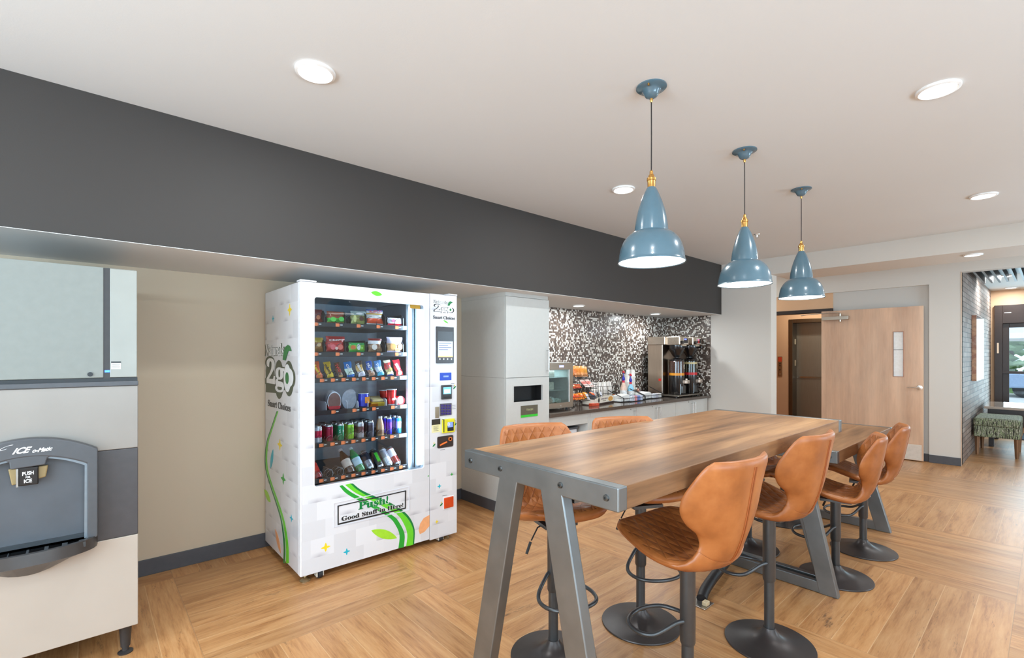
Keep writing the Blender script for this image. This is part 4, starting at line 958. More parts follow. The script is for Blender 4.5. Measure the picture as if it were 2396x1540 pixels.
# second shelf
snack_bag(1, 732, 756, 790, 823, [(.35, (170, 120, 60)), (.7, (150, 100, 50)), (1, (186, 162, 60))], 'brown and yellow snack bag at the left end of the second shelf', [(0, .5, .2, .14, (226, 190, 140))])
snack_bag(1, 762, 807, 787, 823, [(.08, (150, 30, 36)), (.55, (206, 56, 60)), (1, (168, 40, 42))], 'large red snack bag on the second shelf', [(-.18, .3, .14, .18, (236, 110, 120)), (.2, .3, .14, .18, (240, 120, 110)), (.0, .22, .08, .1, (240, 200, 190))], word='Chewy', wz=.72)
snack_bag(1, 815, 857, 802, 824, [(.18, (70, 190, 80)), (.75, (150, 214, 70)), (1, (96, 204, 110))], 'lime green packet in the middle of the second shelf', [(-.28, .5, .15, .22, (216, 120, 60)), (.02, .55, .1, .34, (226, 236, 226))], th=.035)
snack_bag(1, 861, 893, 792, 823, [(.6, (176, 140, 110)), (.85, (226, 222, 224)), (1, (130, 46, 44))], 'brown and white cookie bag on the second shelf', [(-.12, .35, .2, .22, (226, 214, 206)), (.1, .42, .14, .14, (120, 80, 60))])
snack_bag(1, 905, 942, 789, 824, [(.12, (206, 190, 220)), (.62, (222, 176, 126)), (1, (206, 196, 222))], 'lilac cookie bag at the right end of the second shelf', [(-.18, .36, .18, .2, (214, 150, 92)), (.26, .36, .16, .2, (226, 168, 110))], word='Grandma', wz=.84)
# third shelf: bars standing side by side, leaning
bars = [(737, 757, 847, 887, [(1, O_)], 'orange candy pack with yellow lettering at the left of the third shelf', "Reese's", (250, 214, 40), [(-.1, .15, .3, .12, (240, 130, 60))]),
        (762, 783, 848, 885, [(1, (224, 184, 40))], 'yellow candy pack with black lettering on the third shelf', "m&m's", Kk, [(.1, .2, .3, .12, (250, 210, 60))]),
        (788, 804, 849, 884, [(1, (110, 70, 46))], 'brown candy bar with red and white lettering on the third shelf', 'TWIX', (206, 40, 44), [(0, .12, .4, .08, (214, 170, 110))]),
        (809, 832, 848, 884, [(.2, (40, 110, 200)), (.6, (206, 222, 206)), (1, (50, 130, 214))], 'blue and cream cookie pack on the third shelf', 'Chips', Wt, []),
        (836, 857, 846, 882, [(.3, (214, 206, 220)), (.75, (214, 170, 96)), (1, (96, 80, 76))], 'tan and grey bar on the third shelf, left of the blue ones', 'Nature', Wt, []),
        (861, 879, 846, 881, [(.45, (170, 120, 90)), (1, (60, 100, 190))], 'dark blue bar on the third shelf', 'NUTRI', Wt, [(0, .5, .2, .1, (110, 190, 90))]),
        (880, 901, 845, 880, [(.25, (90, 170, 200)), (.55, (206, 216, 236)), (1, (110, 160, 226))], 'pale blue marshmallow bar on the third shelf', 'Treats', Wt, []),
        (903, 923, 844, 880, [(.08, (40, 44, 120)), (.45, (240, 214, 150)), (.8, (226, 60, 60)), (1, (236, 226, 200))], 'red and yellow candy pack on the third shelf', 'Nuts', Kk, [(0, .42, .3, .14, (250, 214, 90))]),
        (925, 945, 843, 880, [(1, (206, 40, 54))], 'red candy pack with white lettering at the right of the third shelf', 'Skittles', Wt, [(0, .2, .3, .12, (240, 190, 60))])]
for i, (a_, b_, t_, z_, cols, label, word, wc, dots) in enumerate(bars):
    o = snack_bag(2, a_, b_, t_, z_, cols, label, dots, None, depth=.035, name='candy_bar', cat='candy bar', lean=.28, tilt=-.16, th=.024)
    hh = on_y(a_, t_, TY + .03).z - SHZ[2]; wz_ = .045
    lettering('printed_word', word, (-.040, -.017 + .28 * .085, .088), (-.008, -.017 + .28 * .030, .026), (-.020, -.017 + .28 * .096, .098), M(wc, .4), o, offset=.03, lift=.004)
# fourth shelf: cups, bowls and trays
def cup(row, px, pyt, pyb, r0, r1, bands, label, name='noodle_cup', cat='cup', depth=.07, lean=None, ang=0.0, group='cups and trays in the vending machine'):
    y = TY + depth; c0 = on_y(px, pyb, y); zt = on_y(px, pyt, y).z; zb = max(c0.z, SHZ[row]); h = zt - zb
    prof = [(r0 + (r1 - r0) * f_, h * f_, i) for i, (f_, c_) in enumerate(bands)] + [(r1, h, len(bands)), (r1 + .003, h, len(bands)), (r1 + .003, h + .004, len(bands)), (r1 * .9, h + .003, len(bands)), (.001, h + .003, len(bands))]
    mb = MB().lathe(prof, (0, 0, 0), 28)
    if ang: mb.xform(Matrix.Translation((0, 0, r1)) @ Matrix.Rotation(ang, 4, 'X'))
    o = mb.build(name, [foil(c_) for f_, c_ in bands] + [foil((222, 222, 226))], None, smooth=True, angle=.5); o.location = (c0.x, y, zb)
    return tag(o, label, cat, group)
xw = [(736, 'first'), (747, 'second'), (757, 'third'), (767, 'fourth')]
def oval_pack(px, depth, front, label, k_=1.0):
    y = TY + depth; c0 = on_y(px, 940, y); zb = SHZ[3]
    mb = MB(); n = 20; rx, rz = .046 * k_, .066 * k_
    P = [(rx * math.cos(2 * PI * i / n), rz + rz * math.sin(2 * PI * i / n)) for i in range(n)]; Q = [(u * .86, rz + (v - rz) * .86) for u, v in P]
    mb.prism(P, -.004, 0, 'xz', 1); mb.prism(Q, 0, .035, 'xz', 1); mats = [foil(front), foil((214, 214, 224))]
    if front: mb.prism([(u * .9, rz + (v - rz) * .9) for u, v in P], -.0055, -.004, 'xz', 0); mb.prism([(u * .9, v * .52) for u, v in P if v < rz * 1.05], -.007, -.0055, 'xz', 2); mats.append(foil((196, 50, 60)))
    o = mb.build('snack_pack', mats, None, bevel=0); o.location = (c0.x, y, zb); o.rotation_euler = (0, 0, math.radians(-8))
    return tag(o, label, 'snack pack', 'lidded oval packs on the fourth shelf')
oval_pack(782, .030, (126, 92, 84), 'front oval pack with brown and red lid on the fourth shelf')
for i, (px, nm) in enumerate(((781, 'second'), (781, 'third'), (782, 'fourth'), (783, 'fifth'))): oval_pack(px - 3 * i, .075 + i * .048, (186, 182, 190), nm + ' oval pack back in the stack behind the brown and red lid')
for px, d_, nm in ((803, .035, 'front'), (806, .085, 'rear')):
    y = TY + d_; c0 = on_y(px + 14, 940, y); mb = MB().lathe([(.052, 0), (.050, .006), (.040, .012), (.034, .050)], (0, 0, 0), 28, axis='y'); mb.xform(Matrix.Scale(1.35, 4, (0, 0, 1)))
    o = mb.build('foil_bowl', foil((176, 182, 196)), None, smooth=True, angle=.4); o.location = (c0.x, y, SHZ[3] + .072); tag(o, nm + ' silver foil bowl standing on edge on the fourth shelf', 'bowl')
dv = MB()
for px, rr in ((763, .05), (812, .05), (838, .045), (861, .045), (904, .045), (928, .045)):
    x = on_y(px, 945, TY + .01).x; dv.prism([(TY + .004, SHZ[3] - .003), (TY + .004, SHZ[3] + rr), (TY + .012, SHZ[3] + rr + .012), (TY + .03, SHZ[3] + rr + .018), (TY + .30, SHZ[3] + rr + .018), (TY + .30, SHZ[3] - .003)], x - .0015, x + .0015, 'yz')
PB('divider', dv, M((222, 222, 232), .4), vm)
o = cup(3, 850, 921, 950, .036, .036, [(0, (50, 60, 190)), (.5, (60, 70, 206))], 'blue and orange round snack tub on its side on the fourth shelf', 'snack_tub', 'tub', .05)
prt = MB().box(-.004, .030, -.0375, -.030, .022, .066); q_ = prt.build('orange_label', foil((240, 160, 70)), o)
y = TY + .04; mb = MB(); a_, b_ = on_y(866, 948, y), on_y(903, 946, y)
mb.prism([(0, 0), (b_.x - a_.x, 0), (b_.x - a_.x - .012, .035), (.006, .035)], 0, .10, 'xz', 0); mb.xform(Matrix.Rotation(math.radians(18), 4, 'X')); mb2 = MB().box(.012, b_.x - a_.x - .02, .004, .092, .035, .055); mb2.xform(Matrix.Rotation(math.radians(18), 4, 'X'))
o = mb.build('sandwich_tray', foil((226, 190, 70)), None, bevel=.003); o.location = (a_.x, y, SHZ[3] + .002); tag(o, 'yellow covered food tray in the middle of the fourth shelf', 'food tray'); mb2.build('clear_lid', foil((206, 188, 140)), o, bevel=.008)
mb.build('label', foil((206, 120, 40)), o).scale = (.5, 1.01, .9)
o = cup(3, 916, 912, 947, .027, .036, [(0, Wt), (.06, (206, 34, 40)), (.5, (220, 50, 50)), (.85, (190, 30, 36))], 'red noodle cup with white rim on the fourth shelf', depth=.045); lettering('printed_word', 'CUP', (-.016, -.036, .035), (.018, -.036, .037), (-.016, -.038, .052), p_wht, o, offset=.03)
cup(3, 899, 914, 930, .030, .036, [(0, (190, 40, 40)), (.5, (206, 60, 50))], 'red noodle cup second in line behind the front red cup', depth=.15)
mb = MB().lathe([(.036, 0), (.036, .045), (.030, .052)], (0, 0, 0), 28, axis='y'); prints(mb, 0, -.0005, 0, .022, .022, 1); o = mb.build('snack_tub', [foil((206, 40, 48)), foil((200, 214, 180))], None, smooth=True, angle=.4)
q_ = on_y(938, 930, TY + .02); o.location = (q_.x, TY + .025, SHZ[3] + .038); tag(o, 'round red tub on its side at the right end of the fourth shelf', 'tub')
# fifth shelf: cans and a bottle
def can(row, px, pyb, rgb, band, label, depth=.045, h=.122, r=.026, slim=False, word=None, wc=Wt):
    y = TY + depth; c0 = on_y(px, pyb, y); z = SHZ[row] + .004
    if slim: r = .0225; h = .134
    pr = [(.001, .004, 2), (r * .78, 0, 2), (r, .010, 0), (r, h * .34, 1), (r, h * .72, 0), (r, h - .014, 2), (r * .80, h - .003, 2), (r * .82, h, 2), (r * .74, h - .003, 2), (.001, h - .004, 2)]
    o = MB().lathe(pr, (0, 0, 0), 32).build('drink_can', [M(rgb, .25, .5, var=.04), M(band, .25, .5, var=.04), M((200, 202, 206), .25, .9)], None, smooth=True, angle=.5)
    o.location = (c0.x, y, z); tag(o, label, 'drink can', 'cans on the fifth shelf of the vending machine')
    if word: lettering('printed_word', word, (-.016, -r * .93, h * .42), (.017, -r * .93, h * .46), (-.016, -r * .93, h * .66), M(wc, .4), o, offset=.03)
    return o
cans = [(744, (206, 204, 214), (196, 30, 80), 'white and magenta can', 'kt', (214, 30, 70), False), (770, (140, 26, 62), (160, 34, 70), 'maroon can', None, Wt, False), (796, (20, 128, 90), (26, 140, 100), 'dark green can', 'Sp', Wt, False),
        (819, (140, 196, 40), (110, 176, 44), 'lime green can', 'x', (30, 100, 50), False), (842.5, (176, 172, 180), (110, 84, 84), 'silver can with dark letters', 'A&W', (110, 50, 60), False), (866.5, (92, 90, 104), (70, 68, 80), 'dark grey can', None, Wt, False),
        (910, (40, 40, 190), (110, 50, 190), 'slim blue and violet can', None, Wt, True), (932, (60, 150, 206), (206, 216, 230), 'slim sky blue and silver can', None, Wt, True)]
for px, c1, c2, lb, wd, wc, slim in cans:
    can(4, px, 1030, c1, c2, lb + ' at the front of the fifth shelf', slim=slim, word=wd, wc=wc)
    for j in (1, 2): can(4, px, 1030, c1, c2, lb + (', second in its lane' if j == 1 else ', third in its lane') + ' on the fifth shelf', depth=.045 + j * .066, slim=slim).location.x = on_y(px, 1030, TY + .045).x
def bottle(x, y, z, prof, mats, label, ang=0.0, roll=0.0, name='drink_bottle', lab=None):
    o = MB().lathe([p for p in prof[:-3]], (0, 0, 0), 28).build(name, mats[0], None, smooth=True, angle=.9); MB().lathe(prof[-3:], (0, 0, 0), 20).build('cap', mats[1], o, smooth=True, angle=.5)
    if lab: MB().lathe([(lab[0], lab[1]), (lab[0], lab[2])], (0, 0, 0), 28, caps=False).build('bottle_label', mats[2], o, smooth=True)
    o.location = (x, y, z); o.rotation_euler = (ang, roll, 0); return tag(o, label, 'bottle', 'bottles in the vending machine')
coffee = [(.001, 0), (.026, 0), (.029, .01), (.029, .07), (.024, .10), (.016, .125), (.016, .132), (.017, .131), (.017, .146), (.001, .147)]
q_ = on_y(889, 1010, TY + .045); bottle(q_.x, TY + .045, SHZ[4] + .004, coffee, [M((186, 148, 110), .2, coat=.5), M((196, 196, 200), .3, .8), M((120, 84, 60), .4)], 'tan coffee drink bottle on the fifth shelf between the grey and blue cans', lab=(.0295, .02, .05))
# sixth shelf: drinks lying back at an angle
pet = [(.001, 0), (.026, 0), (.031, .012), (.030, .05), (.031, .10), (.030, .125), (.020, .155), (.012, .172), (.012, .180), (.015, .179), (.015, .196), (.001, .197)]
def lean_at(px, pyb): y = TY + .030; q = on_y(px, pyb, y); return q.x, y, SHZ[5] + .006
for px, mats, lb in ((744, [M((176, 36, 34), .25, coat=.5), M((40, 34, 34), .4), M((226, 60, 50), .3)], 'red bottle with dark cap alone at the left of the bottom shelf'),
                     (822, [M((70, 44, 40), .2, coat=.5), M((206, 200, 206), .4), M((224, 206, 196), .3)], 'dark bottle with pale label and white cap on the bottom shelf'),
                     (846, [M((70, 150, 96), .15, coat=.5), M((206, 220, 226), .4), M((196, 222, 240), .3)], 'green bottle with pale blue label on the bottom shelf')):
    x, y, z = lean_at(px, 1090); bottle(x, y, z, pet, mats, lb, ang=math.radians(-38), roll=math.radians(-12), lab=(.0318, .045, .105))
for px, c1, c2, lb in ((868, (150, 148, 160), (44, 46, 60), 'silver and black tall drink lying back on the bottom shelf'), (891, (40, 42, 46), (96, 214, 60), 'black tall can with green claw mark on the bottom shelf'),
                       (912, (206, 208, 218), (150, 150, 164), 'white tall can lying back on the bottom shelf'), (930, (128, 46, 44), (214, 212, 220), 'red bottle with white label at the right end of the bottom shelf')):
    x, y, z = lean_at(px, 1085); h, r = .150, .029
    pr = [(.001, .003, 2), (r * .8, 0, 2), (r, .012, 0), (r, h * .45, 1 if px != 891 else 0), (r, h * .86, 0), (r, h - .015, 2), (r * .8, h, 2), (.001, h - .003, 2)]
    mb = MB().lathe(pr, (0, 0, 0), 32)
    if px == 891:
        for dx in (-.008, 0, .008): mb.prism([(dx - .003, .045), (dx + .001, .035), (dx + .003, .05), (dx + .004, .11), (dx - .002, .115)], -r - .0015, -r + .004, 'xz', 1)
    o = mb.build('tall_drink', [M(c1, .25, .4), M(c2, .25, .4), M((200, 202, 206), .25, .9)], None, smooth=True, angle=.5)
    o.location = (x, y, z + .004); o.rotation_euler = (math.radians(-38), math.radians(-12), 0); tag(o, lb, 'drink can', 'drinks lying back on the bottom shelf')

# ================================================================== ICE MACHINE
IX0, IX1, IF_, IB = -.54, .184, 2.95, 3.90
im = E('ice_machine', 'tall stainless ice machine and dispenser cut off by the left edge', 'ice machine', (IX0, IF_, 0))
m_ss = M((150, 150, 143), .42, .35, var=.05, scale=5); m_ss2 = M((146, 140, 133), .42, .35, var=.04, scale=4); m_gry = M((78, 80, 84), .42, var=.05); m_gry2 = M((52, 50, 50), .45)
P_ = lambda px, py: (on_y(px, py, IF_).x, on_y(px, py, IF_).z)
ztop, zb1, zb2, zl = 1.868, 1.345, 1.312, .146
PB('ice_maker_housing', MB().box(IX0, IX1 - .004, IF_ + .012, IB, zb1, ztop), m_ss, im, bevel=.004)
vx0, vx1 = P_(242, 750)[0], P_(257.5, 750)[0]
PB('front_panel', MB().box(IX0, vx0, IF_, IF_ + .012, zb1 + .004, ztop - .002), M((128, 132, 127), .45, .0, var=.03), im, bevel=.002)
PB('side_front_panel', MB().box(vx1, IX1 - .004, IF_, IF_ + .012, zb1 + .004, ztop - .004), m_ss, im, bevel=.002)
PB('vertical_strip', MB().box(vx0, vx1, IF_ + .003, IF_ + .014, zb1, ztop - .003), m_gry2, im)
lb = PB('data_label', MB().box(P_(260, 850)[0], P_(283, 850)[0], IF_ - .001, IF_, P_(260, 864)[1], P_(260, 846)[1]), M((206, 206, 200), .5), im)
PB('label_header', MB().box(P_(260, 850)[0], P_(283, 850)[0], IF_ - .0016, IF_ - .001, P_(260, 849.5)[1], P_(260, 846)[1]), p_blk, lb)
for j in range(4): PB('label_text', MB().box(P_(262, 850)[0], P_(281 - 2 * (j % 2), 850)[0], IF_ - .0016, IF_ - .001, P_(260, 853.6 + j * 2.6)[1], P_(260, 853 + j * 2.6)[1]), M((110, 110, 108), .5), lb)
PB('black_gap', MB().box(IX0, IX1 - .002, IF_ + .004, IF_ + .03, zb1 - .016, zb1 + .002), p_blk, im)
PB('trim_band', MB().box(IX0, IX1 + .001, IF_ - .006, IF_ + .02, zb2 - .004, zb1 - .014), m_gry, im, bevel=.003)
q_ = P_(251, 869); PB('indicator_lamp', MB().box(q_[0] - .009, q_[0] + .009, IF_ + .001, IF_ + .004, q_[1] - .005, q_[1] + .005), emis((60, 100, 255), 5), im)
q_ = P_(211, 876); PB('lock_knob', MB().cyl((q_[0], IF_ - .004, q_[1]), .010, .012, 14, axis='y'), p_blk, im)
bz0, bz1 = P_(275, 1258)[1], P_(275, 1052)[1]
PB('dispenser_body', MB().box(IX0, IX1, IF_ + .012, IB, zl, zb2), m_ss2, im, bevel=.004)
PB('upper_front', MB().box(IX0, IX1, IF_, IF_ + .014, bz1 + .001, zb2 - .004), m_ss2, im, bevel=.003)
PB('lower_front', MB().box(IX0, IX1, IF_, IF_ + .014, zl, bz0 - .001), M((188, 179, 168), .42, .2, var=.03, scale=3), im, bevel=.003)
PB('middle_panel', MB().box(IX0, IX1, IF_ - .002, IF_ + .014, bz0, bz1), M((70, 68, 70), .40), im, bevel=.003)
DX = IF_ - .05                                                      # front of the dispenser surround
D = lambda px, py: (on_y(px, py, DX).x, on_y(px, py, DX).z)
xr, xri = D(229, 1100)[0], D(204, 1100)[0]; xc = (IX0 + IX1) / 2 - .012; zsp = D(229, 1050)[1]; ztp = D(100, 1024)[1]; zi = D(203, 1085)[1]; zit = D(120, 1065)[1]; zbt = D(216, 1258)[1]
hw = xr - xc; hwi = xri - xc
arch = [(xc + hw * math.sin(a), zsp + (ztp - zsp) * (1 - (math.sin(a)) ** 2) ** .5 if abs(math.sin(a)) < .999 else zsp) for a in [math.radians(v) for v in range(90, -91, -10)]]
arch = [(xc + hw * u, zsp + (ztp - zsp) * (1 - abs(u) ** 2.0)) for u in [1 - i / 9 for i in range(19)]]
ari = [(xc + hwi * u, zi + (zit - zi) * (1 - abs(u) ** 2.0)) for u in [1 - i / 9 for i in range(19)]]
sr = MB().ring([(xr, zbt)] + arch + [(2 * xc - xr, zbt)], [(xri, zbt)] + ari + [(2 * xc - xri, zbt)], DX, IF_ + .0, 'xz')
so = PB('dispenser_surround', sr, m_gry, im, bevel=.006)
PB('surround_highlight', MB().ring([(xri + .001, zbt)] + [(u * 1.0, v) for u, v in ari] + [(2 * xc - xri, zbt)], [(xri - .010, zbt)] + [(xc + (u - xc) * .955, v - .008) for u, v in ari] + [(2 * xc - xri + .010, zbt)], DX + .012, IF_ - .0, 'xz'), M((132, 142, 150), .3, .3), so)
PB('alcove_back', MB().box(2 * xc - xri, xri, IF_ + .0 - .004, IF_ - .0015, zbt - .02, zit + .01), M((82, 86, 92), .45, var=.1, scale=8), im)
# cowl over the outlet, with lettering
cz0 = D(60, 1096)[1]; cxl, cxr = D(24, 1090)[0], D(106, 1090)[0]
PB('outlet_cowl', MB().prism([(cxl, cz0), (cxr, cz0 + .006), (cxr + .006, zit - .012), (cxr + .05, zit + .02), (cxl - .05, zit + .02), (cxl - .004, zit - .014)], DX + .002, IF_ - .004, 'xz'), m_gry, so, bevel=.004)
Dq = lambda px, py: on_y(px, py, DX - .0006)
LT('brand_lettering', 'ICE', Dq(28, 1064), Dq(71, 1059), Dq(33, 1049), p_wht, so, offset=.035, shear=.3, lift=.0006)
LT('brand_lettering', 'o-Matic', Dq(75, 1060), Dq(122, 1054), Dq(77, 1050), p_wht, so, offset=.04, shear=.3, lift=.0006)
LT('brand_lettering', 'C', Dq(-6, 1057), Dq(24, 1050), Dq(2, 1047), p_wht, so, offset=-.012, shear=.5, lift=.0006)
ow = MB(); o0, o1 = D(45, 1100)[0], D(90, 1100)[0]; zo = D(60, 1135)[1]
ow.prism([(o0 - .035, cz0 + .0), (o1 + .030, cz0 + .0), (o1 + .022, zo + .02), (o0 - .024, zo)], DX + .02, IF_ - .01, 'xz')
spx = PB('ice_spout', ow, M((150, 132, 92), .35, .3), so, bevel=.004)
lv = PB('push_lever', MB().box(o0 - .004, o1, DX + .004, DX + .022, zo - .004, cz0 + .002), M((26, 24, 24), .25), so, bevel=.004)
PB('lever_gloss', MB().box(o0 - .010, o0 - .003, DX + .002, DX + .018, zo - .006, cz0), M((170, 172, 172), .2, .6), lv)
Dl = lambda px, py: on_y(px, py, DX + .003)
for tx, a_, b_, c_ in (('PUSH', (52, 1114), (79, 1110), (52, 1105)), ('FOR', (60, 1119.5), (71, 1118), (60, 1115)), ('ICE', (56, 1131), (75, 1128.5), (56, 1122.5))):
    LT('lever_lettering', tx, Dl(*a_), Dl(*b_), Dl(*c_), p_wht, lv, offset=.03, lift=.0006)
# catch tray: bowed lip, grid and underside
def bow(z, dep, hx, n=18): return [(xc + hx * math.cos(PI * i / n), IF_ - dep * math.sin(PI * i / n) ** .8, z) for i in range(n + 1)]
zt_, zm_, zd_ = zbt + .004, zbt - .045, zbt - .115
tr = MB(); L1, L2, L3 = bow(zt_, .135, hw), bow(zm_, .142, hw), bow(zd_ + .02, .035, hw * .80); L0 = bow(zt_, .115, hw * .92)
L3 = [(p[0], p[1], zd_ + .085 * (abs(p[0] - xc) / (hw * .80)) ** 2) for p in L3]
for A_, B_2 in ((L0, L1), (L1, L2), (L2, L3)):
    for i in range(18): tr.add([A_[i], A_[i + 1], B_2[i + 1], B_2[i]], [(0, 1, 2, 3)])
for i in range(18): tr.add([L3[i], L3[i + 1], (L3[i + 1][0], IF_, L3[i + 1][2]), (L3[i][0], IF_, L3[i][2])], [(0, 1, 2, 3)])
to = PB('catch_tray', tr, M((70, 66, 64), .32, .3, var=.06), im, smooth=True, angle=.5, merge=True)
gr = MB()
for i in range(-3, 4): gr.box(xc + i * .055 - .004, xc + i * .06 + .004, IF_ - .115 * (1 - (i / 5.2) ** 2) ** .5, IF_ - .004, zt_ - .026, zt_ - .004)
gr.box(xc - hwi * .98, xc + hwi * .98, IF_ - .014, IF_ - .004, zt_ - .018, zt_ + .014).box(xc - hwi * .96, xc + hwi * .96, IF_ - .085, IF_ - .003, zt_ - .038, zt_ - .034)
PB('tray_grid', gr, M((58, 62, 66), .35), im)
for x, y in ((IX1 - .045, IF_ + .06), (IX0 + .045, IF_ + .06), (IX1 - .045, IB - .06), (IX0 + .045, IB - .06)):
    PB('leg', MB().lathe([(.030, 0), (.031, .006), (.014, .012), (.014, .030), (.019, .032), (.026, zl - .01), (.030, zl)], (x, y, 0), 20), m_gry2, im, smooth=True, angle=.5)

# ================================================================== TALL CABINET, COUNTER AND BASE UNITS
m_lac = M((198, 197, 192), .35, var=.015, coat=.15); m_lac2 = M((200, 198, 193), .4, var=.015); m_chr = M((214, 214, 212), .25, 1.0)
KX0, KX1, KF, KZ = 2.834, 3.394, 3.277, 2.029
tc_ = E('tall_cabinet', 'tall white cabinet with trash opening beside the vending machine', 'cabinet', (KX0, KF, 0))
b = MB().box(KX0, KX0 + .018, KF + .02, WALL_Y, .086, KZ - .035).box(KX1 - .018, KX1, KF + .02, WALL_Y, .086, KZ - .035).box(KX0 + .018, KX1 - .018, WALL_Y - .01, WALL_Y - .001, .086, KZ - .035)
b.box(KX0 + .018, KX1 - .018, KF + .02, WALL_Y - .01, 1.235, 1.253).box(KX0 + .018, KX1 - .018, KF + .02, WALL_Y - .01, .086, .104)
PB('carcass', b, m_lac, tc_, bevel=.0015)
PB('seam', MB().box(KX0 - .0004, KX0, KF + .02, WALL_Y, 1.2435, 1.2465), M((150, 146, 140), .6), tc_)
PB('crown_board', MB().box(KX0 - .002, KX1 - .012, KF + .006, WALL_Y, KZ - .035, KZ), m_lac, tc_, bevel=.0015)
up = PB('door', MB().box(KX0 + .001, KX1 - .001, KF, KF + .019, 1.247, KZ - .038), m_lac, tc_, bevel=.002)
hx = on_y(1279, 845, KF).x; hz0, hz1 = on_y(1279, 871, KF - .03).z, on_y(1279, 818, KF - .03).z
PB('door_handle', MB().tube([(hx, KF, hz0 + .012), (hx, KF - .03, hz0 + .010), (hx, KF - .032, hz0), (hx, KF - .032, hz1), (hx, KF - .03, hz1 - .010), (hx, KF, hz1 - .012)], .005, 10), m_chr, up, smooth=True)
hx0, hx1, hz_0, hz_1 = 2.926, 3.302, 1.020, 1.167
lp_ = MB().box(KX0 + .001, hx0, KF, KF + .019, .088, 1.243).box(hx1, KX1 - .001, KF, KF + .019, .088, 1.243).box(hx0, hx1, KF, KF + .019, .088, hz_0).box(hx0, hx1, KF, KF + .019, hz_1, 1.243)
lo = PB('trash_panel', lp_, m_lac, tc_)
PB('opening_liner', MB().box(hx0 - .002, hx1 + .002, KF + .10, KF + .11, hz_0 - .1, hz_1 + .05), M((14, 13, 13), .6), lo)
PB('opening_liner', MB().ring([(hx0 - .02, hz_0 - .02), (hx1 + .02, hz_0 - .02), (hx1 + .02, hz_1 + .02), (hx0 - .02, hz_1 + .02)], [(hx0, hz_0), (hx1, hz_0), (hx1, hz_1), (hx0, hz_1)], KF + .019, KF + .10, 'xz'), M((22, 20, 20), .5), lo)
PB('opening_flange', MB().ring([(hx0 - .012, hz_0 - .012), (hx1 + .012, hz_0 - .012), (hx1 + .012, hz_1 + .012), (hx0 - .012, hz_1 + .012)], [(hx0, hz_0), (hx1, hz_0), (hx1, hz_1), (hx0, hz_1)], KF - .003, KF, 'xz'), m_lac2, lo)
sg0, sg1, sz0, sz1 = 3.015, 3.232, .872, .981
sgn = PB('sign', MB().box(sg0, sg1, KF - .005, KF, sz0 + .022, sz1), M((92, 84, 66), .45), lo); PB('sign_stripe', MB().box(sg0, sg1, KF - .005, KF, sz0, sz0 + .022), M((70, 196, 44), .4), sgn)
LT('sign_lettering', 'TRASH', (sg0 + .065, KF - .0052, .932), (sg1 - .065, KF - .0052, .932), (sg0 + .065, KF - .0052, .950), M((206, 206, 150), .5), sgn, lift=.0008)
S(MB().box(KX0 - .010, KX0, KF + .012, WALL_Y, 0, .100).box(KX0 - .01, KX1, KF + .02, KF + .03, 0, .09).build('baseboard_cabinet', m_base, bevel=.002))
CF = 3.262                                                           # front edge of the worktop
m_qz, bq, kq, tq = base('brown_quartz', .10, spec=.6)
kq.set(bq.inputs['Base Color'], kq.ramp(kq.noise(tq.outputs['Object'], 90, 4, .7), [(.35, lin((76, 67, 61))), (.6, lin((88, 78, 71))), (.8, lin((104, 94, 86)))]))
tag(MB().box(KX1 + .001, END_X - .001, CF, WALL_Y - .001, .838, .874).build('worktop', m_qz, bevel=.003), 'dark brown polished stone worktop running along the mosaic wall', 'worktop')
BF = 3.30
bc = E('base_cabinet', 'white open base unit beside the tall cabinet, under the small glass fridge', 'cabinet', (3.396, BF, 0))
x0, x1 = 3.396, 4.052
PB('carcass', MB().box(x0, x0 + .018, BF, WALL_Y - .005, .1, .838).box(x1 - .04, x1, BF, WALL_Y - .005, .1, .838).box(x0 + .018, x1 - .04, BF, BF + .02, .725, .838).box(x0 + .018, x1 - .04, WALL_Y - .02, WALL_Y - .006, .1, .838).box(x0 + .018, x1 - .04, BF, WALL_Y - .02, .1, .118), m_lac, bc, bevel=.002)
PB('plinth', MB().box(x0, x1, BF + .05, BF + .065, 0, .1), m_base, bc)
ib = E('storage_box', 'white box with grey lid in the open unit under the counter', 'box', (3.72, 3.5, .118))
PB('box_body', MB().box(3.47, 3.95, 3.40, 3.85, .119, .66), M((226, 226, 230), .5), ib, bevel=.006); PB('box_lid', MB().box(3.46, 3.96, 3.39, 3.86, .66, .685), M((90, 92, 96), .4), ib, bevel=.005)
def base_unit(x0, x1, split, label):
    t = E('base_cabinet', label, 'cabinet', (x0, BF, 0), group='white base units under the worktop')
    PB('carcass', MB().box(x0, x1, BF + .02, WALL_Y - .005, .1, .838), m_lac2, t)
    PB('plinth', MB().box(x0, x1, BF + .05, BF + .065, 0, .1), m_base, t)
    for a_, b_, h_ in split:
        d = PB('door', MB().box(a_ + .0015, b_ - .0015, BF, BF + .019, .104, .834), m_lac, t, bevel=.002)
        z0, z1 = .60, .80
        PB('door_handle', MB().tube([(h_, BF, z0 + .01), (h_, BF - .028, z0 + .008), (h_, BF - .030, z0), (h_, BF - .030, z1), (h_, BF - .028, z1 - .008), (h_, BF, z1 - .01)], .0045, 10), m_chr, d, smooth=True)
        PB('lock', MB().cyl((h_ + (-.07 if h_ > (a_ + b_) / 2 else .07), BF - .004, .812), .006, .004, 10, axis='y'), M((120, 112, 100), .4), d) if h_ > (a_ + b_) / 2 else None
    return t
base_unit(4.054, 4.918, [(4.054, 4.918, 4.87)], 'white base unit behind the farther of the two quilted stools')
base_unit(4.920, 5.818, [(4.920, 5.368, 5.330), (5.368, 5.818, 5.408)], 'white two-door base unit with a middle pair of handles, left of the coffee brewer')
base_unit(5.820, 6.700, [(5.820, 6.268, 6.230), (6.268, 6.700, 6.308)], 'white two-door base unit at the far end, under the coffee brewer')

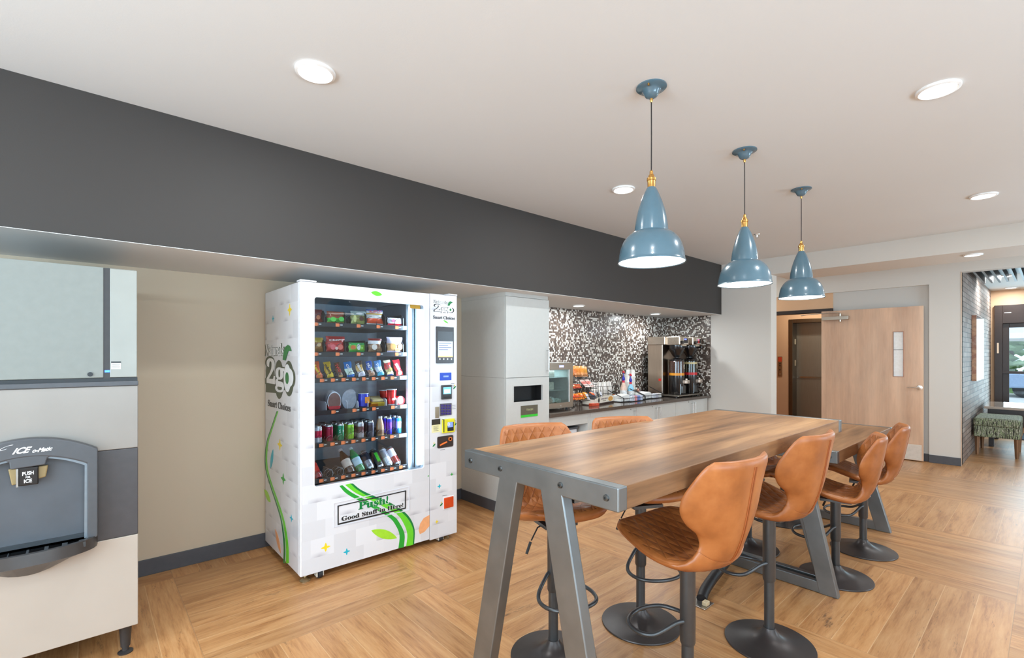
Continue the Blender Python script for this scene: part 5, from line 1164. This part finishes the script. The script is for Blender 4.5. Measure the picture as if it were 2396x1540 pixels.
# ------------------------------------------------------------------ small fridge
CT = .874
fr = E('mini_fridge', 'small countertop fridge with glass door beside the tall cabinet', 'fridge', (3.57, 3.44, CT))
fx0, fx1, fy0, fz0, fz1 = 3.475, 3.935, 3.44, CT + .022, 1.375
m_fs = brushed((186, 172, 156), .3, 0)
PB('housing', MB().box(fx0, fx0 + .03, fy0 + .03, 3.90, fz0, fz1).box(fx1 - .03, fx1, fy0 + .03, 3.90, fz0, fz1).box(fx0 + .03, fx1 - .03, 3.86, 3.90, fz0, fz1).box(fx0 + .03, fx1 - .03, fy0 + .03, 3.86, fz1 - .07, fz1).box(fx0 + .03, fx1 - .03, fy0 + .03, 3.86, fz0, fz0 + .03), M((196, 192, 186), .35, .3), fr, bevel=.003)
PB('liner', MB().box(fx0 + .031, fx0 + .035, fy0 + .04, 3.86, fz0 + .03, fz1 - .07).box(fx1 - .035, fx1 - .031, fy0 + .04, 3.86, fz0 + .03, fz1 - .07).box(fx0 + .035, fx1 - .035, 3.852, 3.858, fz0 + .03, fz1 - .07), M((214, 224, 222), .5), fr)
dq = PB('door', MB().ring([(fx0, fz0), (fx1, fz0), (fx1, fz1 - .004), (fx0, fz1 - .004)], [(fx0 + .03, fz0 + .055), (fx1 - .055, fz0 + .055), (fx1 - .055, fz1 - .075), (fx0 + .03, fz1 - .075)], fy0, fy0 + .03, 'xz'), m_fs, fr)
PB('door_seal', MB().box(fx1 - .062, fx1 - .055, fy0 + .001, fy0 + .02, fz0 + .055, fz1 - .075), m_white, dq)
PB('door_glass', MB().box(fx0 + .03, fx1 - .055, fy0 + .010, fy0 + .014, fz0 + .055, fz1 - .075), glass_mat('fridge_glass', (.86, .93, .93), .04), dq)
PB('display', MB().box(fx1 - .22, fx1 - .15, fy0 - .002, fy0, fz1 - .050, fz1 - .028), emis((170, 170, 255), 1.6), dq)
PB('lock', MB().cyl((fx1 - .2, fy0 - .004, fz0 + .026), .010, .004, 14, axis='y'), m_chr, dq)
for z in (1.08, 1.215): PB('wire_shelf', MB().box(fx0 + .036, fx1 - .036, fy0 + .06, 3.85, z - .003, z), M((180, 186, 186), .4, .5), fr)
for x, y in ((fx0 + .05, fy0 + .05), (fx1 - .05, fy0 + .05), (fx1 - .05, 3.85), (fx0 + .05, 3.85)): PB('foot', MB().cyl((x, y, CT), .014, .022, 12), M((60, 58, 58), .5), fr)
area('lamp', (fx0 + .23 - 3.57, .20, fz1 - .08 - CT), (0, 0, 0), .25, .2, 1.2, (.9, 1, 1), parent=fr)
def carton(x, y, z, w_, d_, h_, rgb, label, group=None, name='carton', cat='carton'):
    o = MB().box(-w_ / 2, w_ / 2, -d_ / 2, d_ / 2, 0, h_).build(name, M(rgb, .5, var=.3, scale=45), None, bevel=.003); o.location = (x, y, z); return tag(o, label, cat, group)
carton(3.70, 3.62, 1.216, .16, .10, .070, (196, 190, 178), 'patterned tub on the upper shelf of the small fridge', None, 'food_tub', 'tub')
carton(3.70, 3.62, 1.081, .14, .10, .085, (190, 186, 170), 'patterned tub on the middle shelf of the small fridge', None, 'food_tub', 'tub')
for i, (x, y, r, c_) in enumerate(((3.60, 3.60, .045, (196, 190, 180)), (3.67, 3.56, .050, (186, 166, 150)), (3.75, 3.60, .050, (206, 212, 206)), (3.82, 3.57, .042, (190, 206, 196)))):
    mb = MB(); random.seed(i); mb.ico((0, 0, r * .75), r, 7, sz=.75); mb.v = [(a + random.uniform(-.006, .006), b + random.uniform(-.006, .006), max(0, c + random.uniform(-.006, .006))) for a, b, c in mb.v]
    o = mb.build('wrapped_bun', M(c_, .3, coat=.4, var=.2)); o.location = (x, y, fz0 + .0305); tag(o, ['leftmost clear-wrapped bun', 'brownish clear-wrapped bun', 'large pale clear-wrapped bun', 'greenish clear-wrapped bun at the right'][i] + ' on the floor of the small fridge', 'wrapped bun')

# ------------------------------------------------------------------ snack rack
m_wire = M((34, 30, 28), .4, .3)
rk = E('wire_rack', 'three-tier black wire snack rack on the worktop beside the small fridge', 'rack', (4.2, 3.66, CT))
RX0, RX1, RY0, RY1 = 4.05, 4.54, 3.52, 3.86
for x in (RX0, RX1):
    fr_ = MB(); fr_.tube([(x, RY1, CT + .004), (x, RY1, CT + .40)], .004, 6).tube([(x, RY0, CT + .005), (x, RY1, CT + .005)], .004, 6).tube([(x, RY0, CT + .005), (x, RY1, CT + .15)], .004, 6)
    PB('side_frame', fr_, m_wire, rk)
tiers = [(CT + .06, RY0, RY0 + .17), (CT + .185, RY0 + .07, RY0 + .25), (CT + .30, RY0 + .14, RY1)]
for z, ya, yb in tiers:
    mb = MB()
    for dz in (0, .045): mb.tube([(RX0, ya, z + dz), (RX1, ya, z + dz), (RX1, yb, z + dz + .02), (RX0, yb, z + dz + .02)], .003, 6, closed=True)
    for i in range(15):
        x = RX0 + (RX1 - RX0) * i / 14; mb.tube([(x, ya, z + .045), (x, ya, z), (x, yb, z + .02)], .0016, 5)
    for i in range(5): y = ya + (yb - ya) * i / 4; mb.tube([(RX0, y, z + .02 * i / 4), (RX1, y, z + .02 * i / 4)], .0016, 5)
    PB('basket', mb, m_wire, rk)
def small_bag(x, y, z, w_, h_, rgb, rgb2, label, lean=.35, tilt=0.0, group='snack packets in the wire rack', th=.03):
    mb = MB(); pillow(mb, 0, 0, 0, w_, h_, th, [(.35, 0), (.7, 1), (1, 0)], lean, tilt, 6, 8)
    o = mb.build('snack_packet', [foil(rgb), foil(rgb2)], None, smooth=True, angle=.8); o.location = (x, y, z); return tag(o, label, 'snack packet', group)
for i in range(6):
    small_bag(4.19 + i * .058, 3.70 + .012 * (i % 2), tiers[2][0] + .022, .082 if i > 2 else .07, .125 - .006 * (i == 5), (226, 140 + 4 * i, 70 + 6 * i), (206, 96 + 10 * i, 50), ['leftmost', 'second', 'third', 'fourth', 'fifth', 'rightmost'][i] + ' orange snack packet on the top tier of the wire rack', .3, -.22 if i < 3 else .08)
for i in range(4): small_bag(4.10 + i * .06, 3.63, tiers[1][0] + .012, .06, .045, (206, 72, 40), (232, 120, 60), ['leftmost', 'second', 'third', 'fourth'][i] + ' red-orange packet on the middle tier of the wire rack', .9, 0)
for i in range(2): small_bag(4.40 + i * .09, 3.62, tiers[1][0] + .02, .085, .085, (236, 206, 196), (214, 130, 120), ['left', 'right'][i] + ' pink and white bar packet on the middle tier of the rack', 1.2, 0)
for i in range(4): small_bag(4.10 + i * .075, 3.57, tiers[0][0] + .01, .085, .070, (240, 110 + i * 14, 30), (220, 60 + 20 * i, 30), ['leftmost', 'second', 'third', 'rightmost'][i] + ' bright orange packet on the bottom tier of the wire rack', .7, .1 * (i - 1))
small_bag(4.46, 3.575, tiers[0][0] + .012, .10, .075, (60, 70, 90), (230, 110, 60), 'dark blue and orange packet on the bottom tier of the rack', .8, .2)
carton(4.33, 3.47, CT, .13, .05, .030, (196, 70, 36), 'low red-orange packet lying on the worktop before the rack', None, 'snack_packet', 'snack packet')
# box of sticks with a printed front
bx = E('counter_display_box', 'open cream display box with pretzel picture before the wire rack', 'box', (4.72, 3.50, CT))
q0, q1 = on_z(1392, 946, CT + .02), on_z(1436, 938, CT + .02)
bx.location = (q0.x, q0.y, CT); ang = math.atan2(q1.y - q0.y, q1.x - q0.x); bx.rotation_euler = (0, 0, ang); L = (q1 - q0).length
mb = MB().box(0, L, 0, .16, 0, .012, 1).box(0, L, 0, .004, .0, .022, 1).prism([(0, .022), (L, .022), (L, .085), (L * .8, .098), (L * .2, .088), (0, .075)], 0, .003, 'xz', 0).box(0, .003, 0, .16, .012, .07).box(L - .003, L, 0, .16, .012, .08).box(0, L, .157, .16, .012, .12, 0)
mb.build('tray', [M((232, 222, 204), .5), M((70, 52, 44), .5)], bx)
MB().prism([(L * .82 + L * .13 * math.cos(i * PI / 8), .055 + .028 * math.sin(i * PI / 8)) for i in range(16)], -.001, 0, 'xz').build('pretzel_picture', M((222, 160, 70), .5, var=.4, scale=90), bx)
MB().prism([(L * .2 + .022 * math.cos(i * PI / 6), .056 + .028 * math.sin(i * PI / 6)) for i in range(12)], -.001, 0, 'xz').build('dark_emblem', M((50, 44, 40), .5), bx)
lettering('box_lettering', 'BLEND MINIS', (L * .30, -.0006, .060), (L * .66, -.0006, .060), (L * .30, -.0006, .074), M((120, 90, 110), .5), bx, offset=.02); lettering('box_lettering', 'TO GO', (L * .40, -.0006, .036), (L * .56, -.0006, .036), (L * .40, -.0006, .050), M((90, 80, 80), .5), bx, offset=.02)
for i in range(5):
    mb = MB(); pillow(mb, 0, 0, 0, .035, .12, .012, [(1, 0)], .3, -.5 + .1 * i, 4, 6)
    o = mb.build('snack_stick', foil([(206, 206, 214), (60, 62, 70)][i % 2]), None, smooth=True); p = Matrix.Rotation(ang, 4, 'Z') @ Vector((L * (.12 + .15 * i), .07, 0)); o.location = (q0.x + p.x, q0.y + p.y, CT + .013)
    tag(o, ['leftmost', 'second', 'middle', 'fourth', 'rightmost'][i] + (' silver' if i % 2 == 0 else ' dark') + ' stick packet standing in the cream display box', 'snack packet', 'stick packets in the display box')
# stacks of striped paper cups
def cup_stack(x, y, z, n, h, r0, r1, label, stripe, step=.010, grp='paper cups stacked upside down on the worktop'):
    prof = []
    for i in range(n): zz = i * step; prof += [(r1 - .002, zz), (r1, zz + .003), (r1 - .003, zz + .006)]
    prof += [(r0, (n - 1) * step + h), (r0 - .004, (n - 1) * step + h + .002), (.001, (n - 1) * step + h - .004)]
    m, b, k, tcn = base('striped_paper', .6); o_ = k.xyz(tcn.outputs['Object'])
    an = k.math('ARCTAN2', o_[1], o_[0]); st = k.math('GREATER_THAN', k.math('SINE', k.math('MULTIPLY', an, 11.0)), .72)
    k.set(b.inputs['Base Color'], k.mix(k.math('MULTIPLY', st, stripe), (*lin((240, 234, 226)), 1), (*lin((110, 92, 80)), 1)))
    o = MB().lathe(prof, (0, 0, 0), 28).build('paper_cup_stack', m, None, smooth=True, angle=.7); o.location = (x, y, z); return tag(o, label, 'paper cups', grp)
CZ = .03
org = E('cup_organizer', 'black wire holder carrying paper cup stacks behind the condiment trays', 'holder', (4.88, 3.78, CT))
mb = MB()
for z in (CT + .004, CT + .10, CT + .19): mb.tube([(4.66, 3.70, z), (5.12, 3.70, z), (5.12, 3.90, z), (4.66, 3.90, z)], .003, 6, closed=True)
for i in range(12): x = 4.66 + .46 * i / 11; mb.tube([(x, 3.70, CT + .19), (x, 3.70, CT + .003), (x, 3.90, CT + .003)], .0016, 5)
PB('wire_holder', mb, m_wire, org)
for i in range(4): cup_stack(4.745 + .099 * i, 3.80, CT + .008, 13, .095, .030, .044, ['leftmost', 'second', 'third', 'rightmost'][i] + ' stack of striped paper cups in the holder beside the wire rack', 1.0, .011)
q_ = on_z(1489, 905, CT + .12); cup_stack(5.62, 3.84, CT + .03, 22, .095, .030, .043, 'tall stack of pale cups right of the pump bottles', .45, .012)
cup_stack(5.52, 3.86, CT + .03, 16, .095, .030, .043, 'lower stack of pale cups partly behind the blue pump bottle', .45, .012)
mb = MB().box(5.44, 5.70, 3.78, 3.92, CT + .001, CT + .028); o = mb.build('cup_tray', m_wire, None, bevel=.003); tag(o, 'low black tray under the two pale cup stacks', 'tray')
# pump bottles
def pump(px, pyb, Y, body, ptop, label):
    c0 = on_y(px, pyb, Y); zt = on_y(px, ptop, Y).z; z0 = CT + .02; h = zt - z0; hb = h * .56
    t = E('pump_bottle', label, 'pump bottle', (c0.x, Y, z0), group='creamer pump bottles on the worktop')
    MB().lathe([(.001, 0), (.036, 0), (.042, .012), (.044, hb * .35), (.040, hb * .7), (.022, hb * .92), (.015, hb)], (0, 0, 0), 28).build('body', M(body, .3, coat=.4, var=.15, scale=25), t, smooth=True, angle=.9)
    MB().lathe([(.0165, hb), (.0165, hb + .022), (.012, hb + .028)], (0, 0, 0), 20).build('collar', M((206, 40, 60), .35), t, smooth=True, angle=.5)
    MB().lathe([(.013, hb + .026), (.020, hb + .040), (.018, hb + .062), (.006, hb + .082), (.0055, h - .03)], (0, 0, 0), 20).build('pump_cone', M((50, 50, 170), .35), t, smooth=True, angle=.7)
    MB().lathe([(.014, h - .032), (.015, h - .010), (.001, h)], (0, 0, 0), 16).tube([(0, 0, h - .014), (-.03, -.03, h - .012), (-.05, -.05, h - .030)], .0055, 8).build('pump_head', M((206, 36, 52), .35), t, smooth=True, angle=.5)
    MB().lathe([(.0448, hb * .2), (.0448, hb * .5)], (0, 0, 0), 28, caps=False).build('label_band', M((236, 230, 226), .4, var=.3, scale=60), t, smooth=True)
    return t
pump(1459, 921, 3.72, (222, 190, 170), 867, 'peach creamer pump bottle with red head, left of the blue one')
pump(1475.5, 923, 3.70, (150, 206, 232), 874, 'light blue creamer pump bottle with red and blue pump')
pl = E('small_planter', 'small orange pot with green leaves behind the pump bottles', 'plant', (5.20, 3.86, CT))
MB().lathe([(.028, 0), (.036, .06), (.033, .06), (.001, .05)], (0, 0, 0), 18).build('pot', M((206, 120, 60), .6), pl, smooth=True, angle=.5)
mb = MB()
for i in range(9): a = i * .7; mb.add([(0, 0, .05), (.02 * math.cos(a) - .006, .02 * math.sin(a), .09), (.05 * math.cos(a), .05 * math.sin(a), .11 + .02 * (i % 3)), (.02 * math.cos(a) + .006, .02 * math.sin(a) + .006, .09)], [(0, 1, 2, 3)])
mb.build('leaves', M((90, 130, 60), .6), pl)
# wire trays with napkins and creamers
def wire_tray(x0, x1, y0, y1, label):
    t = E('wire_tray', label, 'tray', (x0, y0, CT)); mb = MB()
    for z in (.004, .05): mb.tube([(x0, y0, CT + z), (x1, y0, CT + z), (x1, y1, CT + z), (x0, y1, CT + z)], .0028, 6, closed=True)
    for i in range(13): x = x0 + (x1 - x0) * i / 12; mb.tube([(x, y0, CT + .05), (x, y0, CT + .003), (x, y1, CT + .003)], .0014, 5)
    PB('wire_floor', mb, m_wire, t)
    PB('side_bar', MB().box(x0 - .002, x0 + .002, y0, y0 + .012, CT, CT + .055).tube([(x0, y0 + .006, CT + .055), (x0, y1, CT + .14)], .005, 6), m_wire, t); PB('side_bar', MB().tube([(x1, y0 + .006, CT + .055), (x1, y1, CT + .14)], .005, 6), m_wire, t)
    return t
wire_tray(4.87, 5.33, 3.44, 3.68, 'black wire condiment tray in front of the pump bottles'); wire_tray(5.42, 5.86, 3.50, 3.72, 'black wire condiment tray next to the coffee brewer')
def napkin(x, y, label, w_=.19, h_=.085):
    o = MB().prism([(0, 0), (w_, 0), (w_, h_ * .8), (w_ * .8, h_), (0, h_ * .8)], 0, .14, 'xz').build('napkin_box', M((234, 230, 224), .6), None, bevel=.004); o.location = (x, y, CT + .008); tag(o, label, 'box', 'white boxes in the condiment trays'); MB().box(w_ * .25, w_ * .75, -.001, 0, h_ * .25, h_ * .5).build('printed_panel', M((206, 200, 200), .6), o); return o
napkin(4.885, 3.50, 'white sloped carton in the nearer condiment tray'); napkin(5.44, 3.54, 'white sloped carton in the tray beside the coffee brewer', .18)
for i, (x, c_) in enumerate(((5.09, (214, 214, 222)), (5.15, (226, 150, 150)), (5.21, (120, 140, 200)), (5.27, (206, 210, 226)))): carton(x, 3.49, CT + .008, .058, .06, .062, c_, ['pale', 'pink', 'blue', 'grey-blue'][i] + ' sweetener box in the condiment tray before the pump bottles', 'sweetener boxes in the condiment tray', 'sweetener_box', 'box')
for i, (x, c_) in enumerate(((5.66, (222, 222, 226)), (5.73, (196, 190, 196)), (5.80, (226, 220, 214)))): carton(x, 3.55, CT + .008, .058, .07, .055, c_, ['leftmost', 'middle', 'rightmost'][i] + ' small packet box in the tray beside the coffee brewer', 'packet boxes beside the coffee brewer', 'packet_box', 'box')
for i, (x, y, h_, c_) in enumerate(((5.74, 3.86, .13, (196, 190, 176)), (5.80, 3.84, .10, (90, 70, 80)), (5.70, 3.80, .12, (170, 120, 100)))):
    o = MB().lathe([(.001, 0), (.022, 0), (.024, .01), (.022, h_ - .02), (.014, h_ - .012), (.014, h_)], (0, 0, 0), 18).build('shaker', M(c_, .35), None, smooth=True, angle=.5); o.location = (x, y, CT); tag(o, ['cream', 'dark plum', 'brown'][i] + ' shaker standing against the mosaic beside the brewer', 'shaker')
ou = tag(MB().box(5.66, 5.74, WALL_Y - .010, WALL_Y - .001, 1.13, 1.25).build('wall_outlet', m_white, bevel=.003), 'white wall outlet on the mosaic wall left of the coffee brewer', 'outlet')
mb = MB().box(-.012, .014, -.028, -.011, -.012, .012); mb.v = [(a + 5.70, b + WALL_Y, c + 1.17) for a, b, c in mb.v]; o = mb.build('plug', M((30, 28, 28), .5), None); o.parent = ou
tag(MB().tube(spline([(5.71, WALL_Y - .03, 1.17), (5.62, WALL_Y - .05, 1.14), (5.58, WALL_Y - .05, 1.06), (5.62, WALL_Y - .04, .98), (5.9, WALL_Y - .04, .90)], 5), .004, 8).build('power_cord', m_white, smooth=True), 'pale power cord drooping from the wall outlet on the mosaic wall', 'cord')

# ------------------------------------------------------------------ twin coffee brewer and its two servers
BX0, BX1, BY0, BY1 = 5.99, 6.66, 3.36, 3.83
br_ = E('coffee_brewer', 'twin stainless coffee brewer at the far end of the worktop', 'coffee brewer', (BX0, BY0, CT))
m_bs = brushed((196, 176, 156), .28, 2); m_bs2 = brushed((206, 190, 172), .25, 0); m_pl = M((26, 24, 25), .22, coat=.4); zt = 1.712; zh = 1.60
PB('column', MB().box(BX0, BX1, 3.60, BY1, CT + .03, zh), m_bs, br_, bevel=.006)
PB('column_edge', MB().box(BX0 - .002, BX0 + .004, 3.592, 3.604, CT + .04, zh), M((226, 216, 204), .3, .6), br_)
PB('top_housing', MB().box(BX0 - .004, BX1 + .004, 3.56, BY1, zh, zt), m_bs2, br_, bevel=.006)
PB('drip_base', MB().box(BX0 - .002, BX1 + .01, BY0 + .0, BY1, CT + .012, CT + .032), M((150, 140, 128), .25, .8), br_, bevel=.004)
for x, y in ((BX0 + .04, BY0 + .05), (BX1 - .04, BY0 + .05), (BX0 + .04, BY1 - .05), (BX1 - .04, BY1 - .05)): PB('foot', MB().cyl((x, y, CT), .015, .012, 12), m_pl, br_)
q_ = on_x(1544, 889, BX0); lg = PB('logo_badge', MB().box(BX0 - .002, BX0, q_.y - .02, q_.y + .02, q_.z - .018, q_.z + .018), M((206, 50, 34), .4), br_)
def head_and_server(xc_, band, win, n_):
    hd = PB('brew_head', MB().box(xc_ - .125, xc_ + .125, BY0, 3.57, zh - .005, zt), m_bs2, br_, bevel=.010)
    PB('display', MB().box(xc_ - .03, xc_ + .10, BY0 - .004, BY0, zh + .012, zt - .015), M((226, 214, 196), .35), hd, bevel=.002)
    PB('screen', MB().box(xc_ - .02, xc_ + .09, BY0 - .006, BY0 - .004, zh + .020, zt - .024), M((20, 20, 24), .15), hd); PB('screen_glow', MB().box(xc_ - .01, xc_ + .05, BY0 - .0068, BY0 - .006, zh + .062, zt - .030), emis((120, 130, 230) if n_ == 0 else (220, 150, 170), 1.0), hd)
    if n_: PB('red_mark', MB().prism([(xc_ - .0, zh + .025), (xc_ + .05, zh + .025), (xc_ + .03, zt - .03)], BY0 - .008, BY0 - .0068, 'xz'), M((206, 40, 40), .4), hd)
    PB('knob', MB().cyl((xc_ - .065, BY0 - .02, zh + .03), .022, .02, 18, axis='y'), m_pl, hd)
    PB('nozzle_bar', MB().box(xc_ - .05, xc_ + .06, BY0 + .0, BY0 + .03, zh - .022, zh - .004), M((214, 200, 180), .3, .5), hd)
    PB('brew_funnel', MB().lathe([(.112, zh - .008), (.112, zh - .05), (.100, zh - .08), (.050, zh - .165), (.028, zh - .175), (.028, zh - .20)], (xc_, 3.475, 0), 32), m_pl, br_, smooth=True, angle=.6)
    PB('funnel_handle', MB().box(xc_ - .014, xc_ + .014, BY0 - .07, 3.38, zh - .045, zh - .02), m_pl, br_, bevel=.005)
    c = (xc_, 3.475, 0); zb = CT + .033
    t = E('coffee_server', ('coffee server with %s band under the %s brew head' % (band[1], ['left', 'right'][n_])), 'coffee server', (xc_, 3.475, zb), group='coffee servers on the twin brewer')
    R = .100
    PB('server_body', MB().lathe([(R * .96, zb), (R, zb + .008), (R, zb + .27), (R, zb + .30)], c, 40), m_pl, t, smooth=True, angle=.6)
    PB('colour_band', MB().lathe([(R + .001, zb + .265), (R + .001, zb + .300)], c, 40, caps=False), M(band[0], .35), t, smooth=True)
    PB('upper_jacket', MB().lathe([(R, zb + .30), (R, zb + .46), (R * .9, zb + .472)], c, 40), M(win, .15, coat=.6, var=.45, scale=70), t, smooth=True, angle=.5)
    if n_: PB('cream_band', MB().lathe([(R + .001, zb + .42), (R + .001, zb + .445)], c, 40, caps=False), M((206, 190, 140), .4), t, smooth=True)
    PB('server_lid', MB().lathe([(R * .98, zb + .468), (R, zb + .485), (R * .6, zb + .50), (.03, zb + .51), (.02, zb + .525), (.001, zb + .525)], c, 36), m_pl, t, smooth=True, angle=.5)
    bz = Vector((xc_ + .035, 3.475 - .095, zb + .385)); bd = MB().lathe([(.030, -.002), (.034, 0), (.034, .004)], (0, 0, 0), 24, axis='y'); bd.xform(Matrix.Translation(bz) @ Matrix.Rotation(math.radians(20), 4, 'Z')); PB('badge', bd, M((222, 212, 190), .4), t)
    b2 = MB().lathe([(.022, -.005), (.022, -.002)], (0, 0, 0), 24, axis='y'); b2.xform(Matrix.Translation(bz) @ Matrix.Rotation(math.radians(20), 4, 'Z')); PB('badge_centre', b2, M((96, 88, 76), .4), t)
    PB('faucet', MB().box(xc_ - .018, xc_ + .088, 3.475 - .150, 3.475 - .095, zb + .155, zb + .200).lathe([(.016, zb + .2), (.014, zb + .225)], (xc_ + .035, 3.475 - .125, 0), 14), M((222, 206, 190), .3, .4), t, bevel=.008)
    PB('faucet_slot', MB().box(xc_ + .03, xc_ + .07, 3.475 - .152, 3.475 - .150, zb + .170, zb + .182), m_pl, t)
    PB('base_recess', MB().box(xc_ - .045, xc_ + .075, 3.475 - .105, 3.475 - .06, zb + .004, zb + .135), M((8, 8, 9), .15, coat=.5), t, bevel=.02)
    PB('side_gloss', MB().box(xc_ - .058, xc_ - .050, 3.475 - .0915, 3.475 - .078, zb + .004, zb + .15), M((150, 156, 160), .2, .6), t, bevel=.003)
head_and_server(6.155, ((226, 150, 30), 'orange'), (70, 46, 38), 0); head_and_server(6.520, ((196, 24, 28), 'red'), (44, 42, 30), 1)

# ================================================================== LOBBY FURNITURE
def fabric():
    m, b, k, tcn = base('patterned_fabric', .8)
    v = k.mapping(tcn.outputs['Object'], (110, 110, 12)); n = k.noise(v, 1.0, 2, .4); n2 = k.noise(k.mapping(tcn.outputs['Object'], (60, 60, 9)), 1.0, 1)
    c = k.ramp(n, [(.38, lin((56, 52, 44))), (.45, lin((150, 160, 120))), (.52, lin((70, 66, 58))), (.58, lin((206, 200, 180))), (.64, lin((96, 112, 72)))], 'CONSTANT'); k.set(b.inputs['Base Color'], c); k.set(b.inputs['Normal'], k.bump(n2, .3, .004)); return m
OX0, OX1, OY0, OY1 = 9.70, 10.55, .285, .765
ot = E('ottoman', 'patterned green and grey ottoman with wooden legs by the brick wall', 'ottoman', (OX0, OY0, 0))
PB('cushion', MB().box(OX0, OX1, OY0, OY1, .42, .545), fabric(), ot, bevel=.035, smooth=False, seg=4); PB('upholstered_base', MB().box(OX0 + .006, OX1 - .006, OY0 + .006, OY1 - .006, .27, .425), fabric(), ot, bevel=.01)
for x, y in ((OX0 + .05, OY0 + .04), (OX0 + .05, OY1 - .04), (OX1 - .05, OY0 + .04), (OX1 - .05, OY1 - .04)): PB('leg', MB().lathe([(.018, 0), (.030, .27)], (x, y, 0), 4), wood('leg_wood', (110, 78, 54), (140, 104, 74), (160, 124, 92), 2), ot)
ct = E('lobby_table', 'dark low table with pale glossy top behind the ottoman', 'table', (11.2, .3, 0))
PB('tabletop', MB().box(10.72, 11.9, -.9, .72, .60, .64), M((196, 176, 160), .12, coat=.6), ct, bevel=.004); PB('apron', MB().box(10.76, 11.86, -.86, .68, .50, .60), M((44, 32, 28), .35), ct)
for x, y in ((10.8, .64), (11.8, .64), (10.8, -.8), (11.8, -.8)): PB('leg', MB().box(x - .03, x + .03, y - .03, y + .03, 0, .5), M((44, 32, 28), .35), ct)
pf = E('wall_picture', 'deep-edged warm-toned abstract picture hung on the brick wall', 'picture', (10.8, OPEN_Y, 1.55))
m, b, k, tcn = base('abstract_print', .3); n = k.noise(k.mapping(tcn.outputs['Object'], (3, 3, 5)), 1.0, 5, .6)
k.set(b.inputs['Base Color'], k.ramp(n, [(.3, lin((110, 70, 50))), (.45, lin((196, 150, 110))), (.55, lin((150, 92, 62))), (.7, lin((222, 206, 180)))]))
PB('canvas', MB().box(9.82, 10.95, OPEN_Y - .050, OPEN_Y - .001, 1.07, 2.045), m, pf); PB('picture_glass', MB().box(9.822, 10.948, OPEN_Y - .054, OPEN_Y - .051, 1.072, 2.043), glass_mat('picture_glass', refl=.06, rough=.12, fk=.4), pf)
mt = tag(MB().box(11.95, 12.95, -1.2, .35, 0, .012).build('door_mat', M((52, 58, 66), .95, bump=.5)), 'dark mat on the lobby floor before the glass front', 'mat')
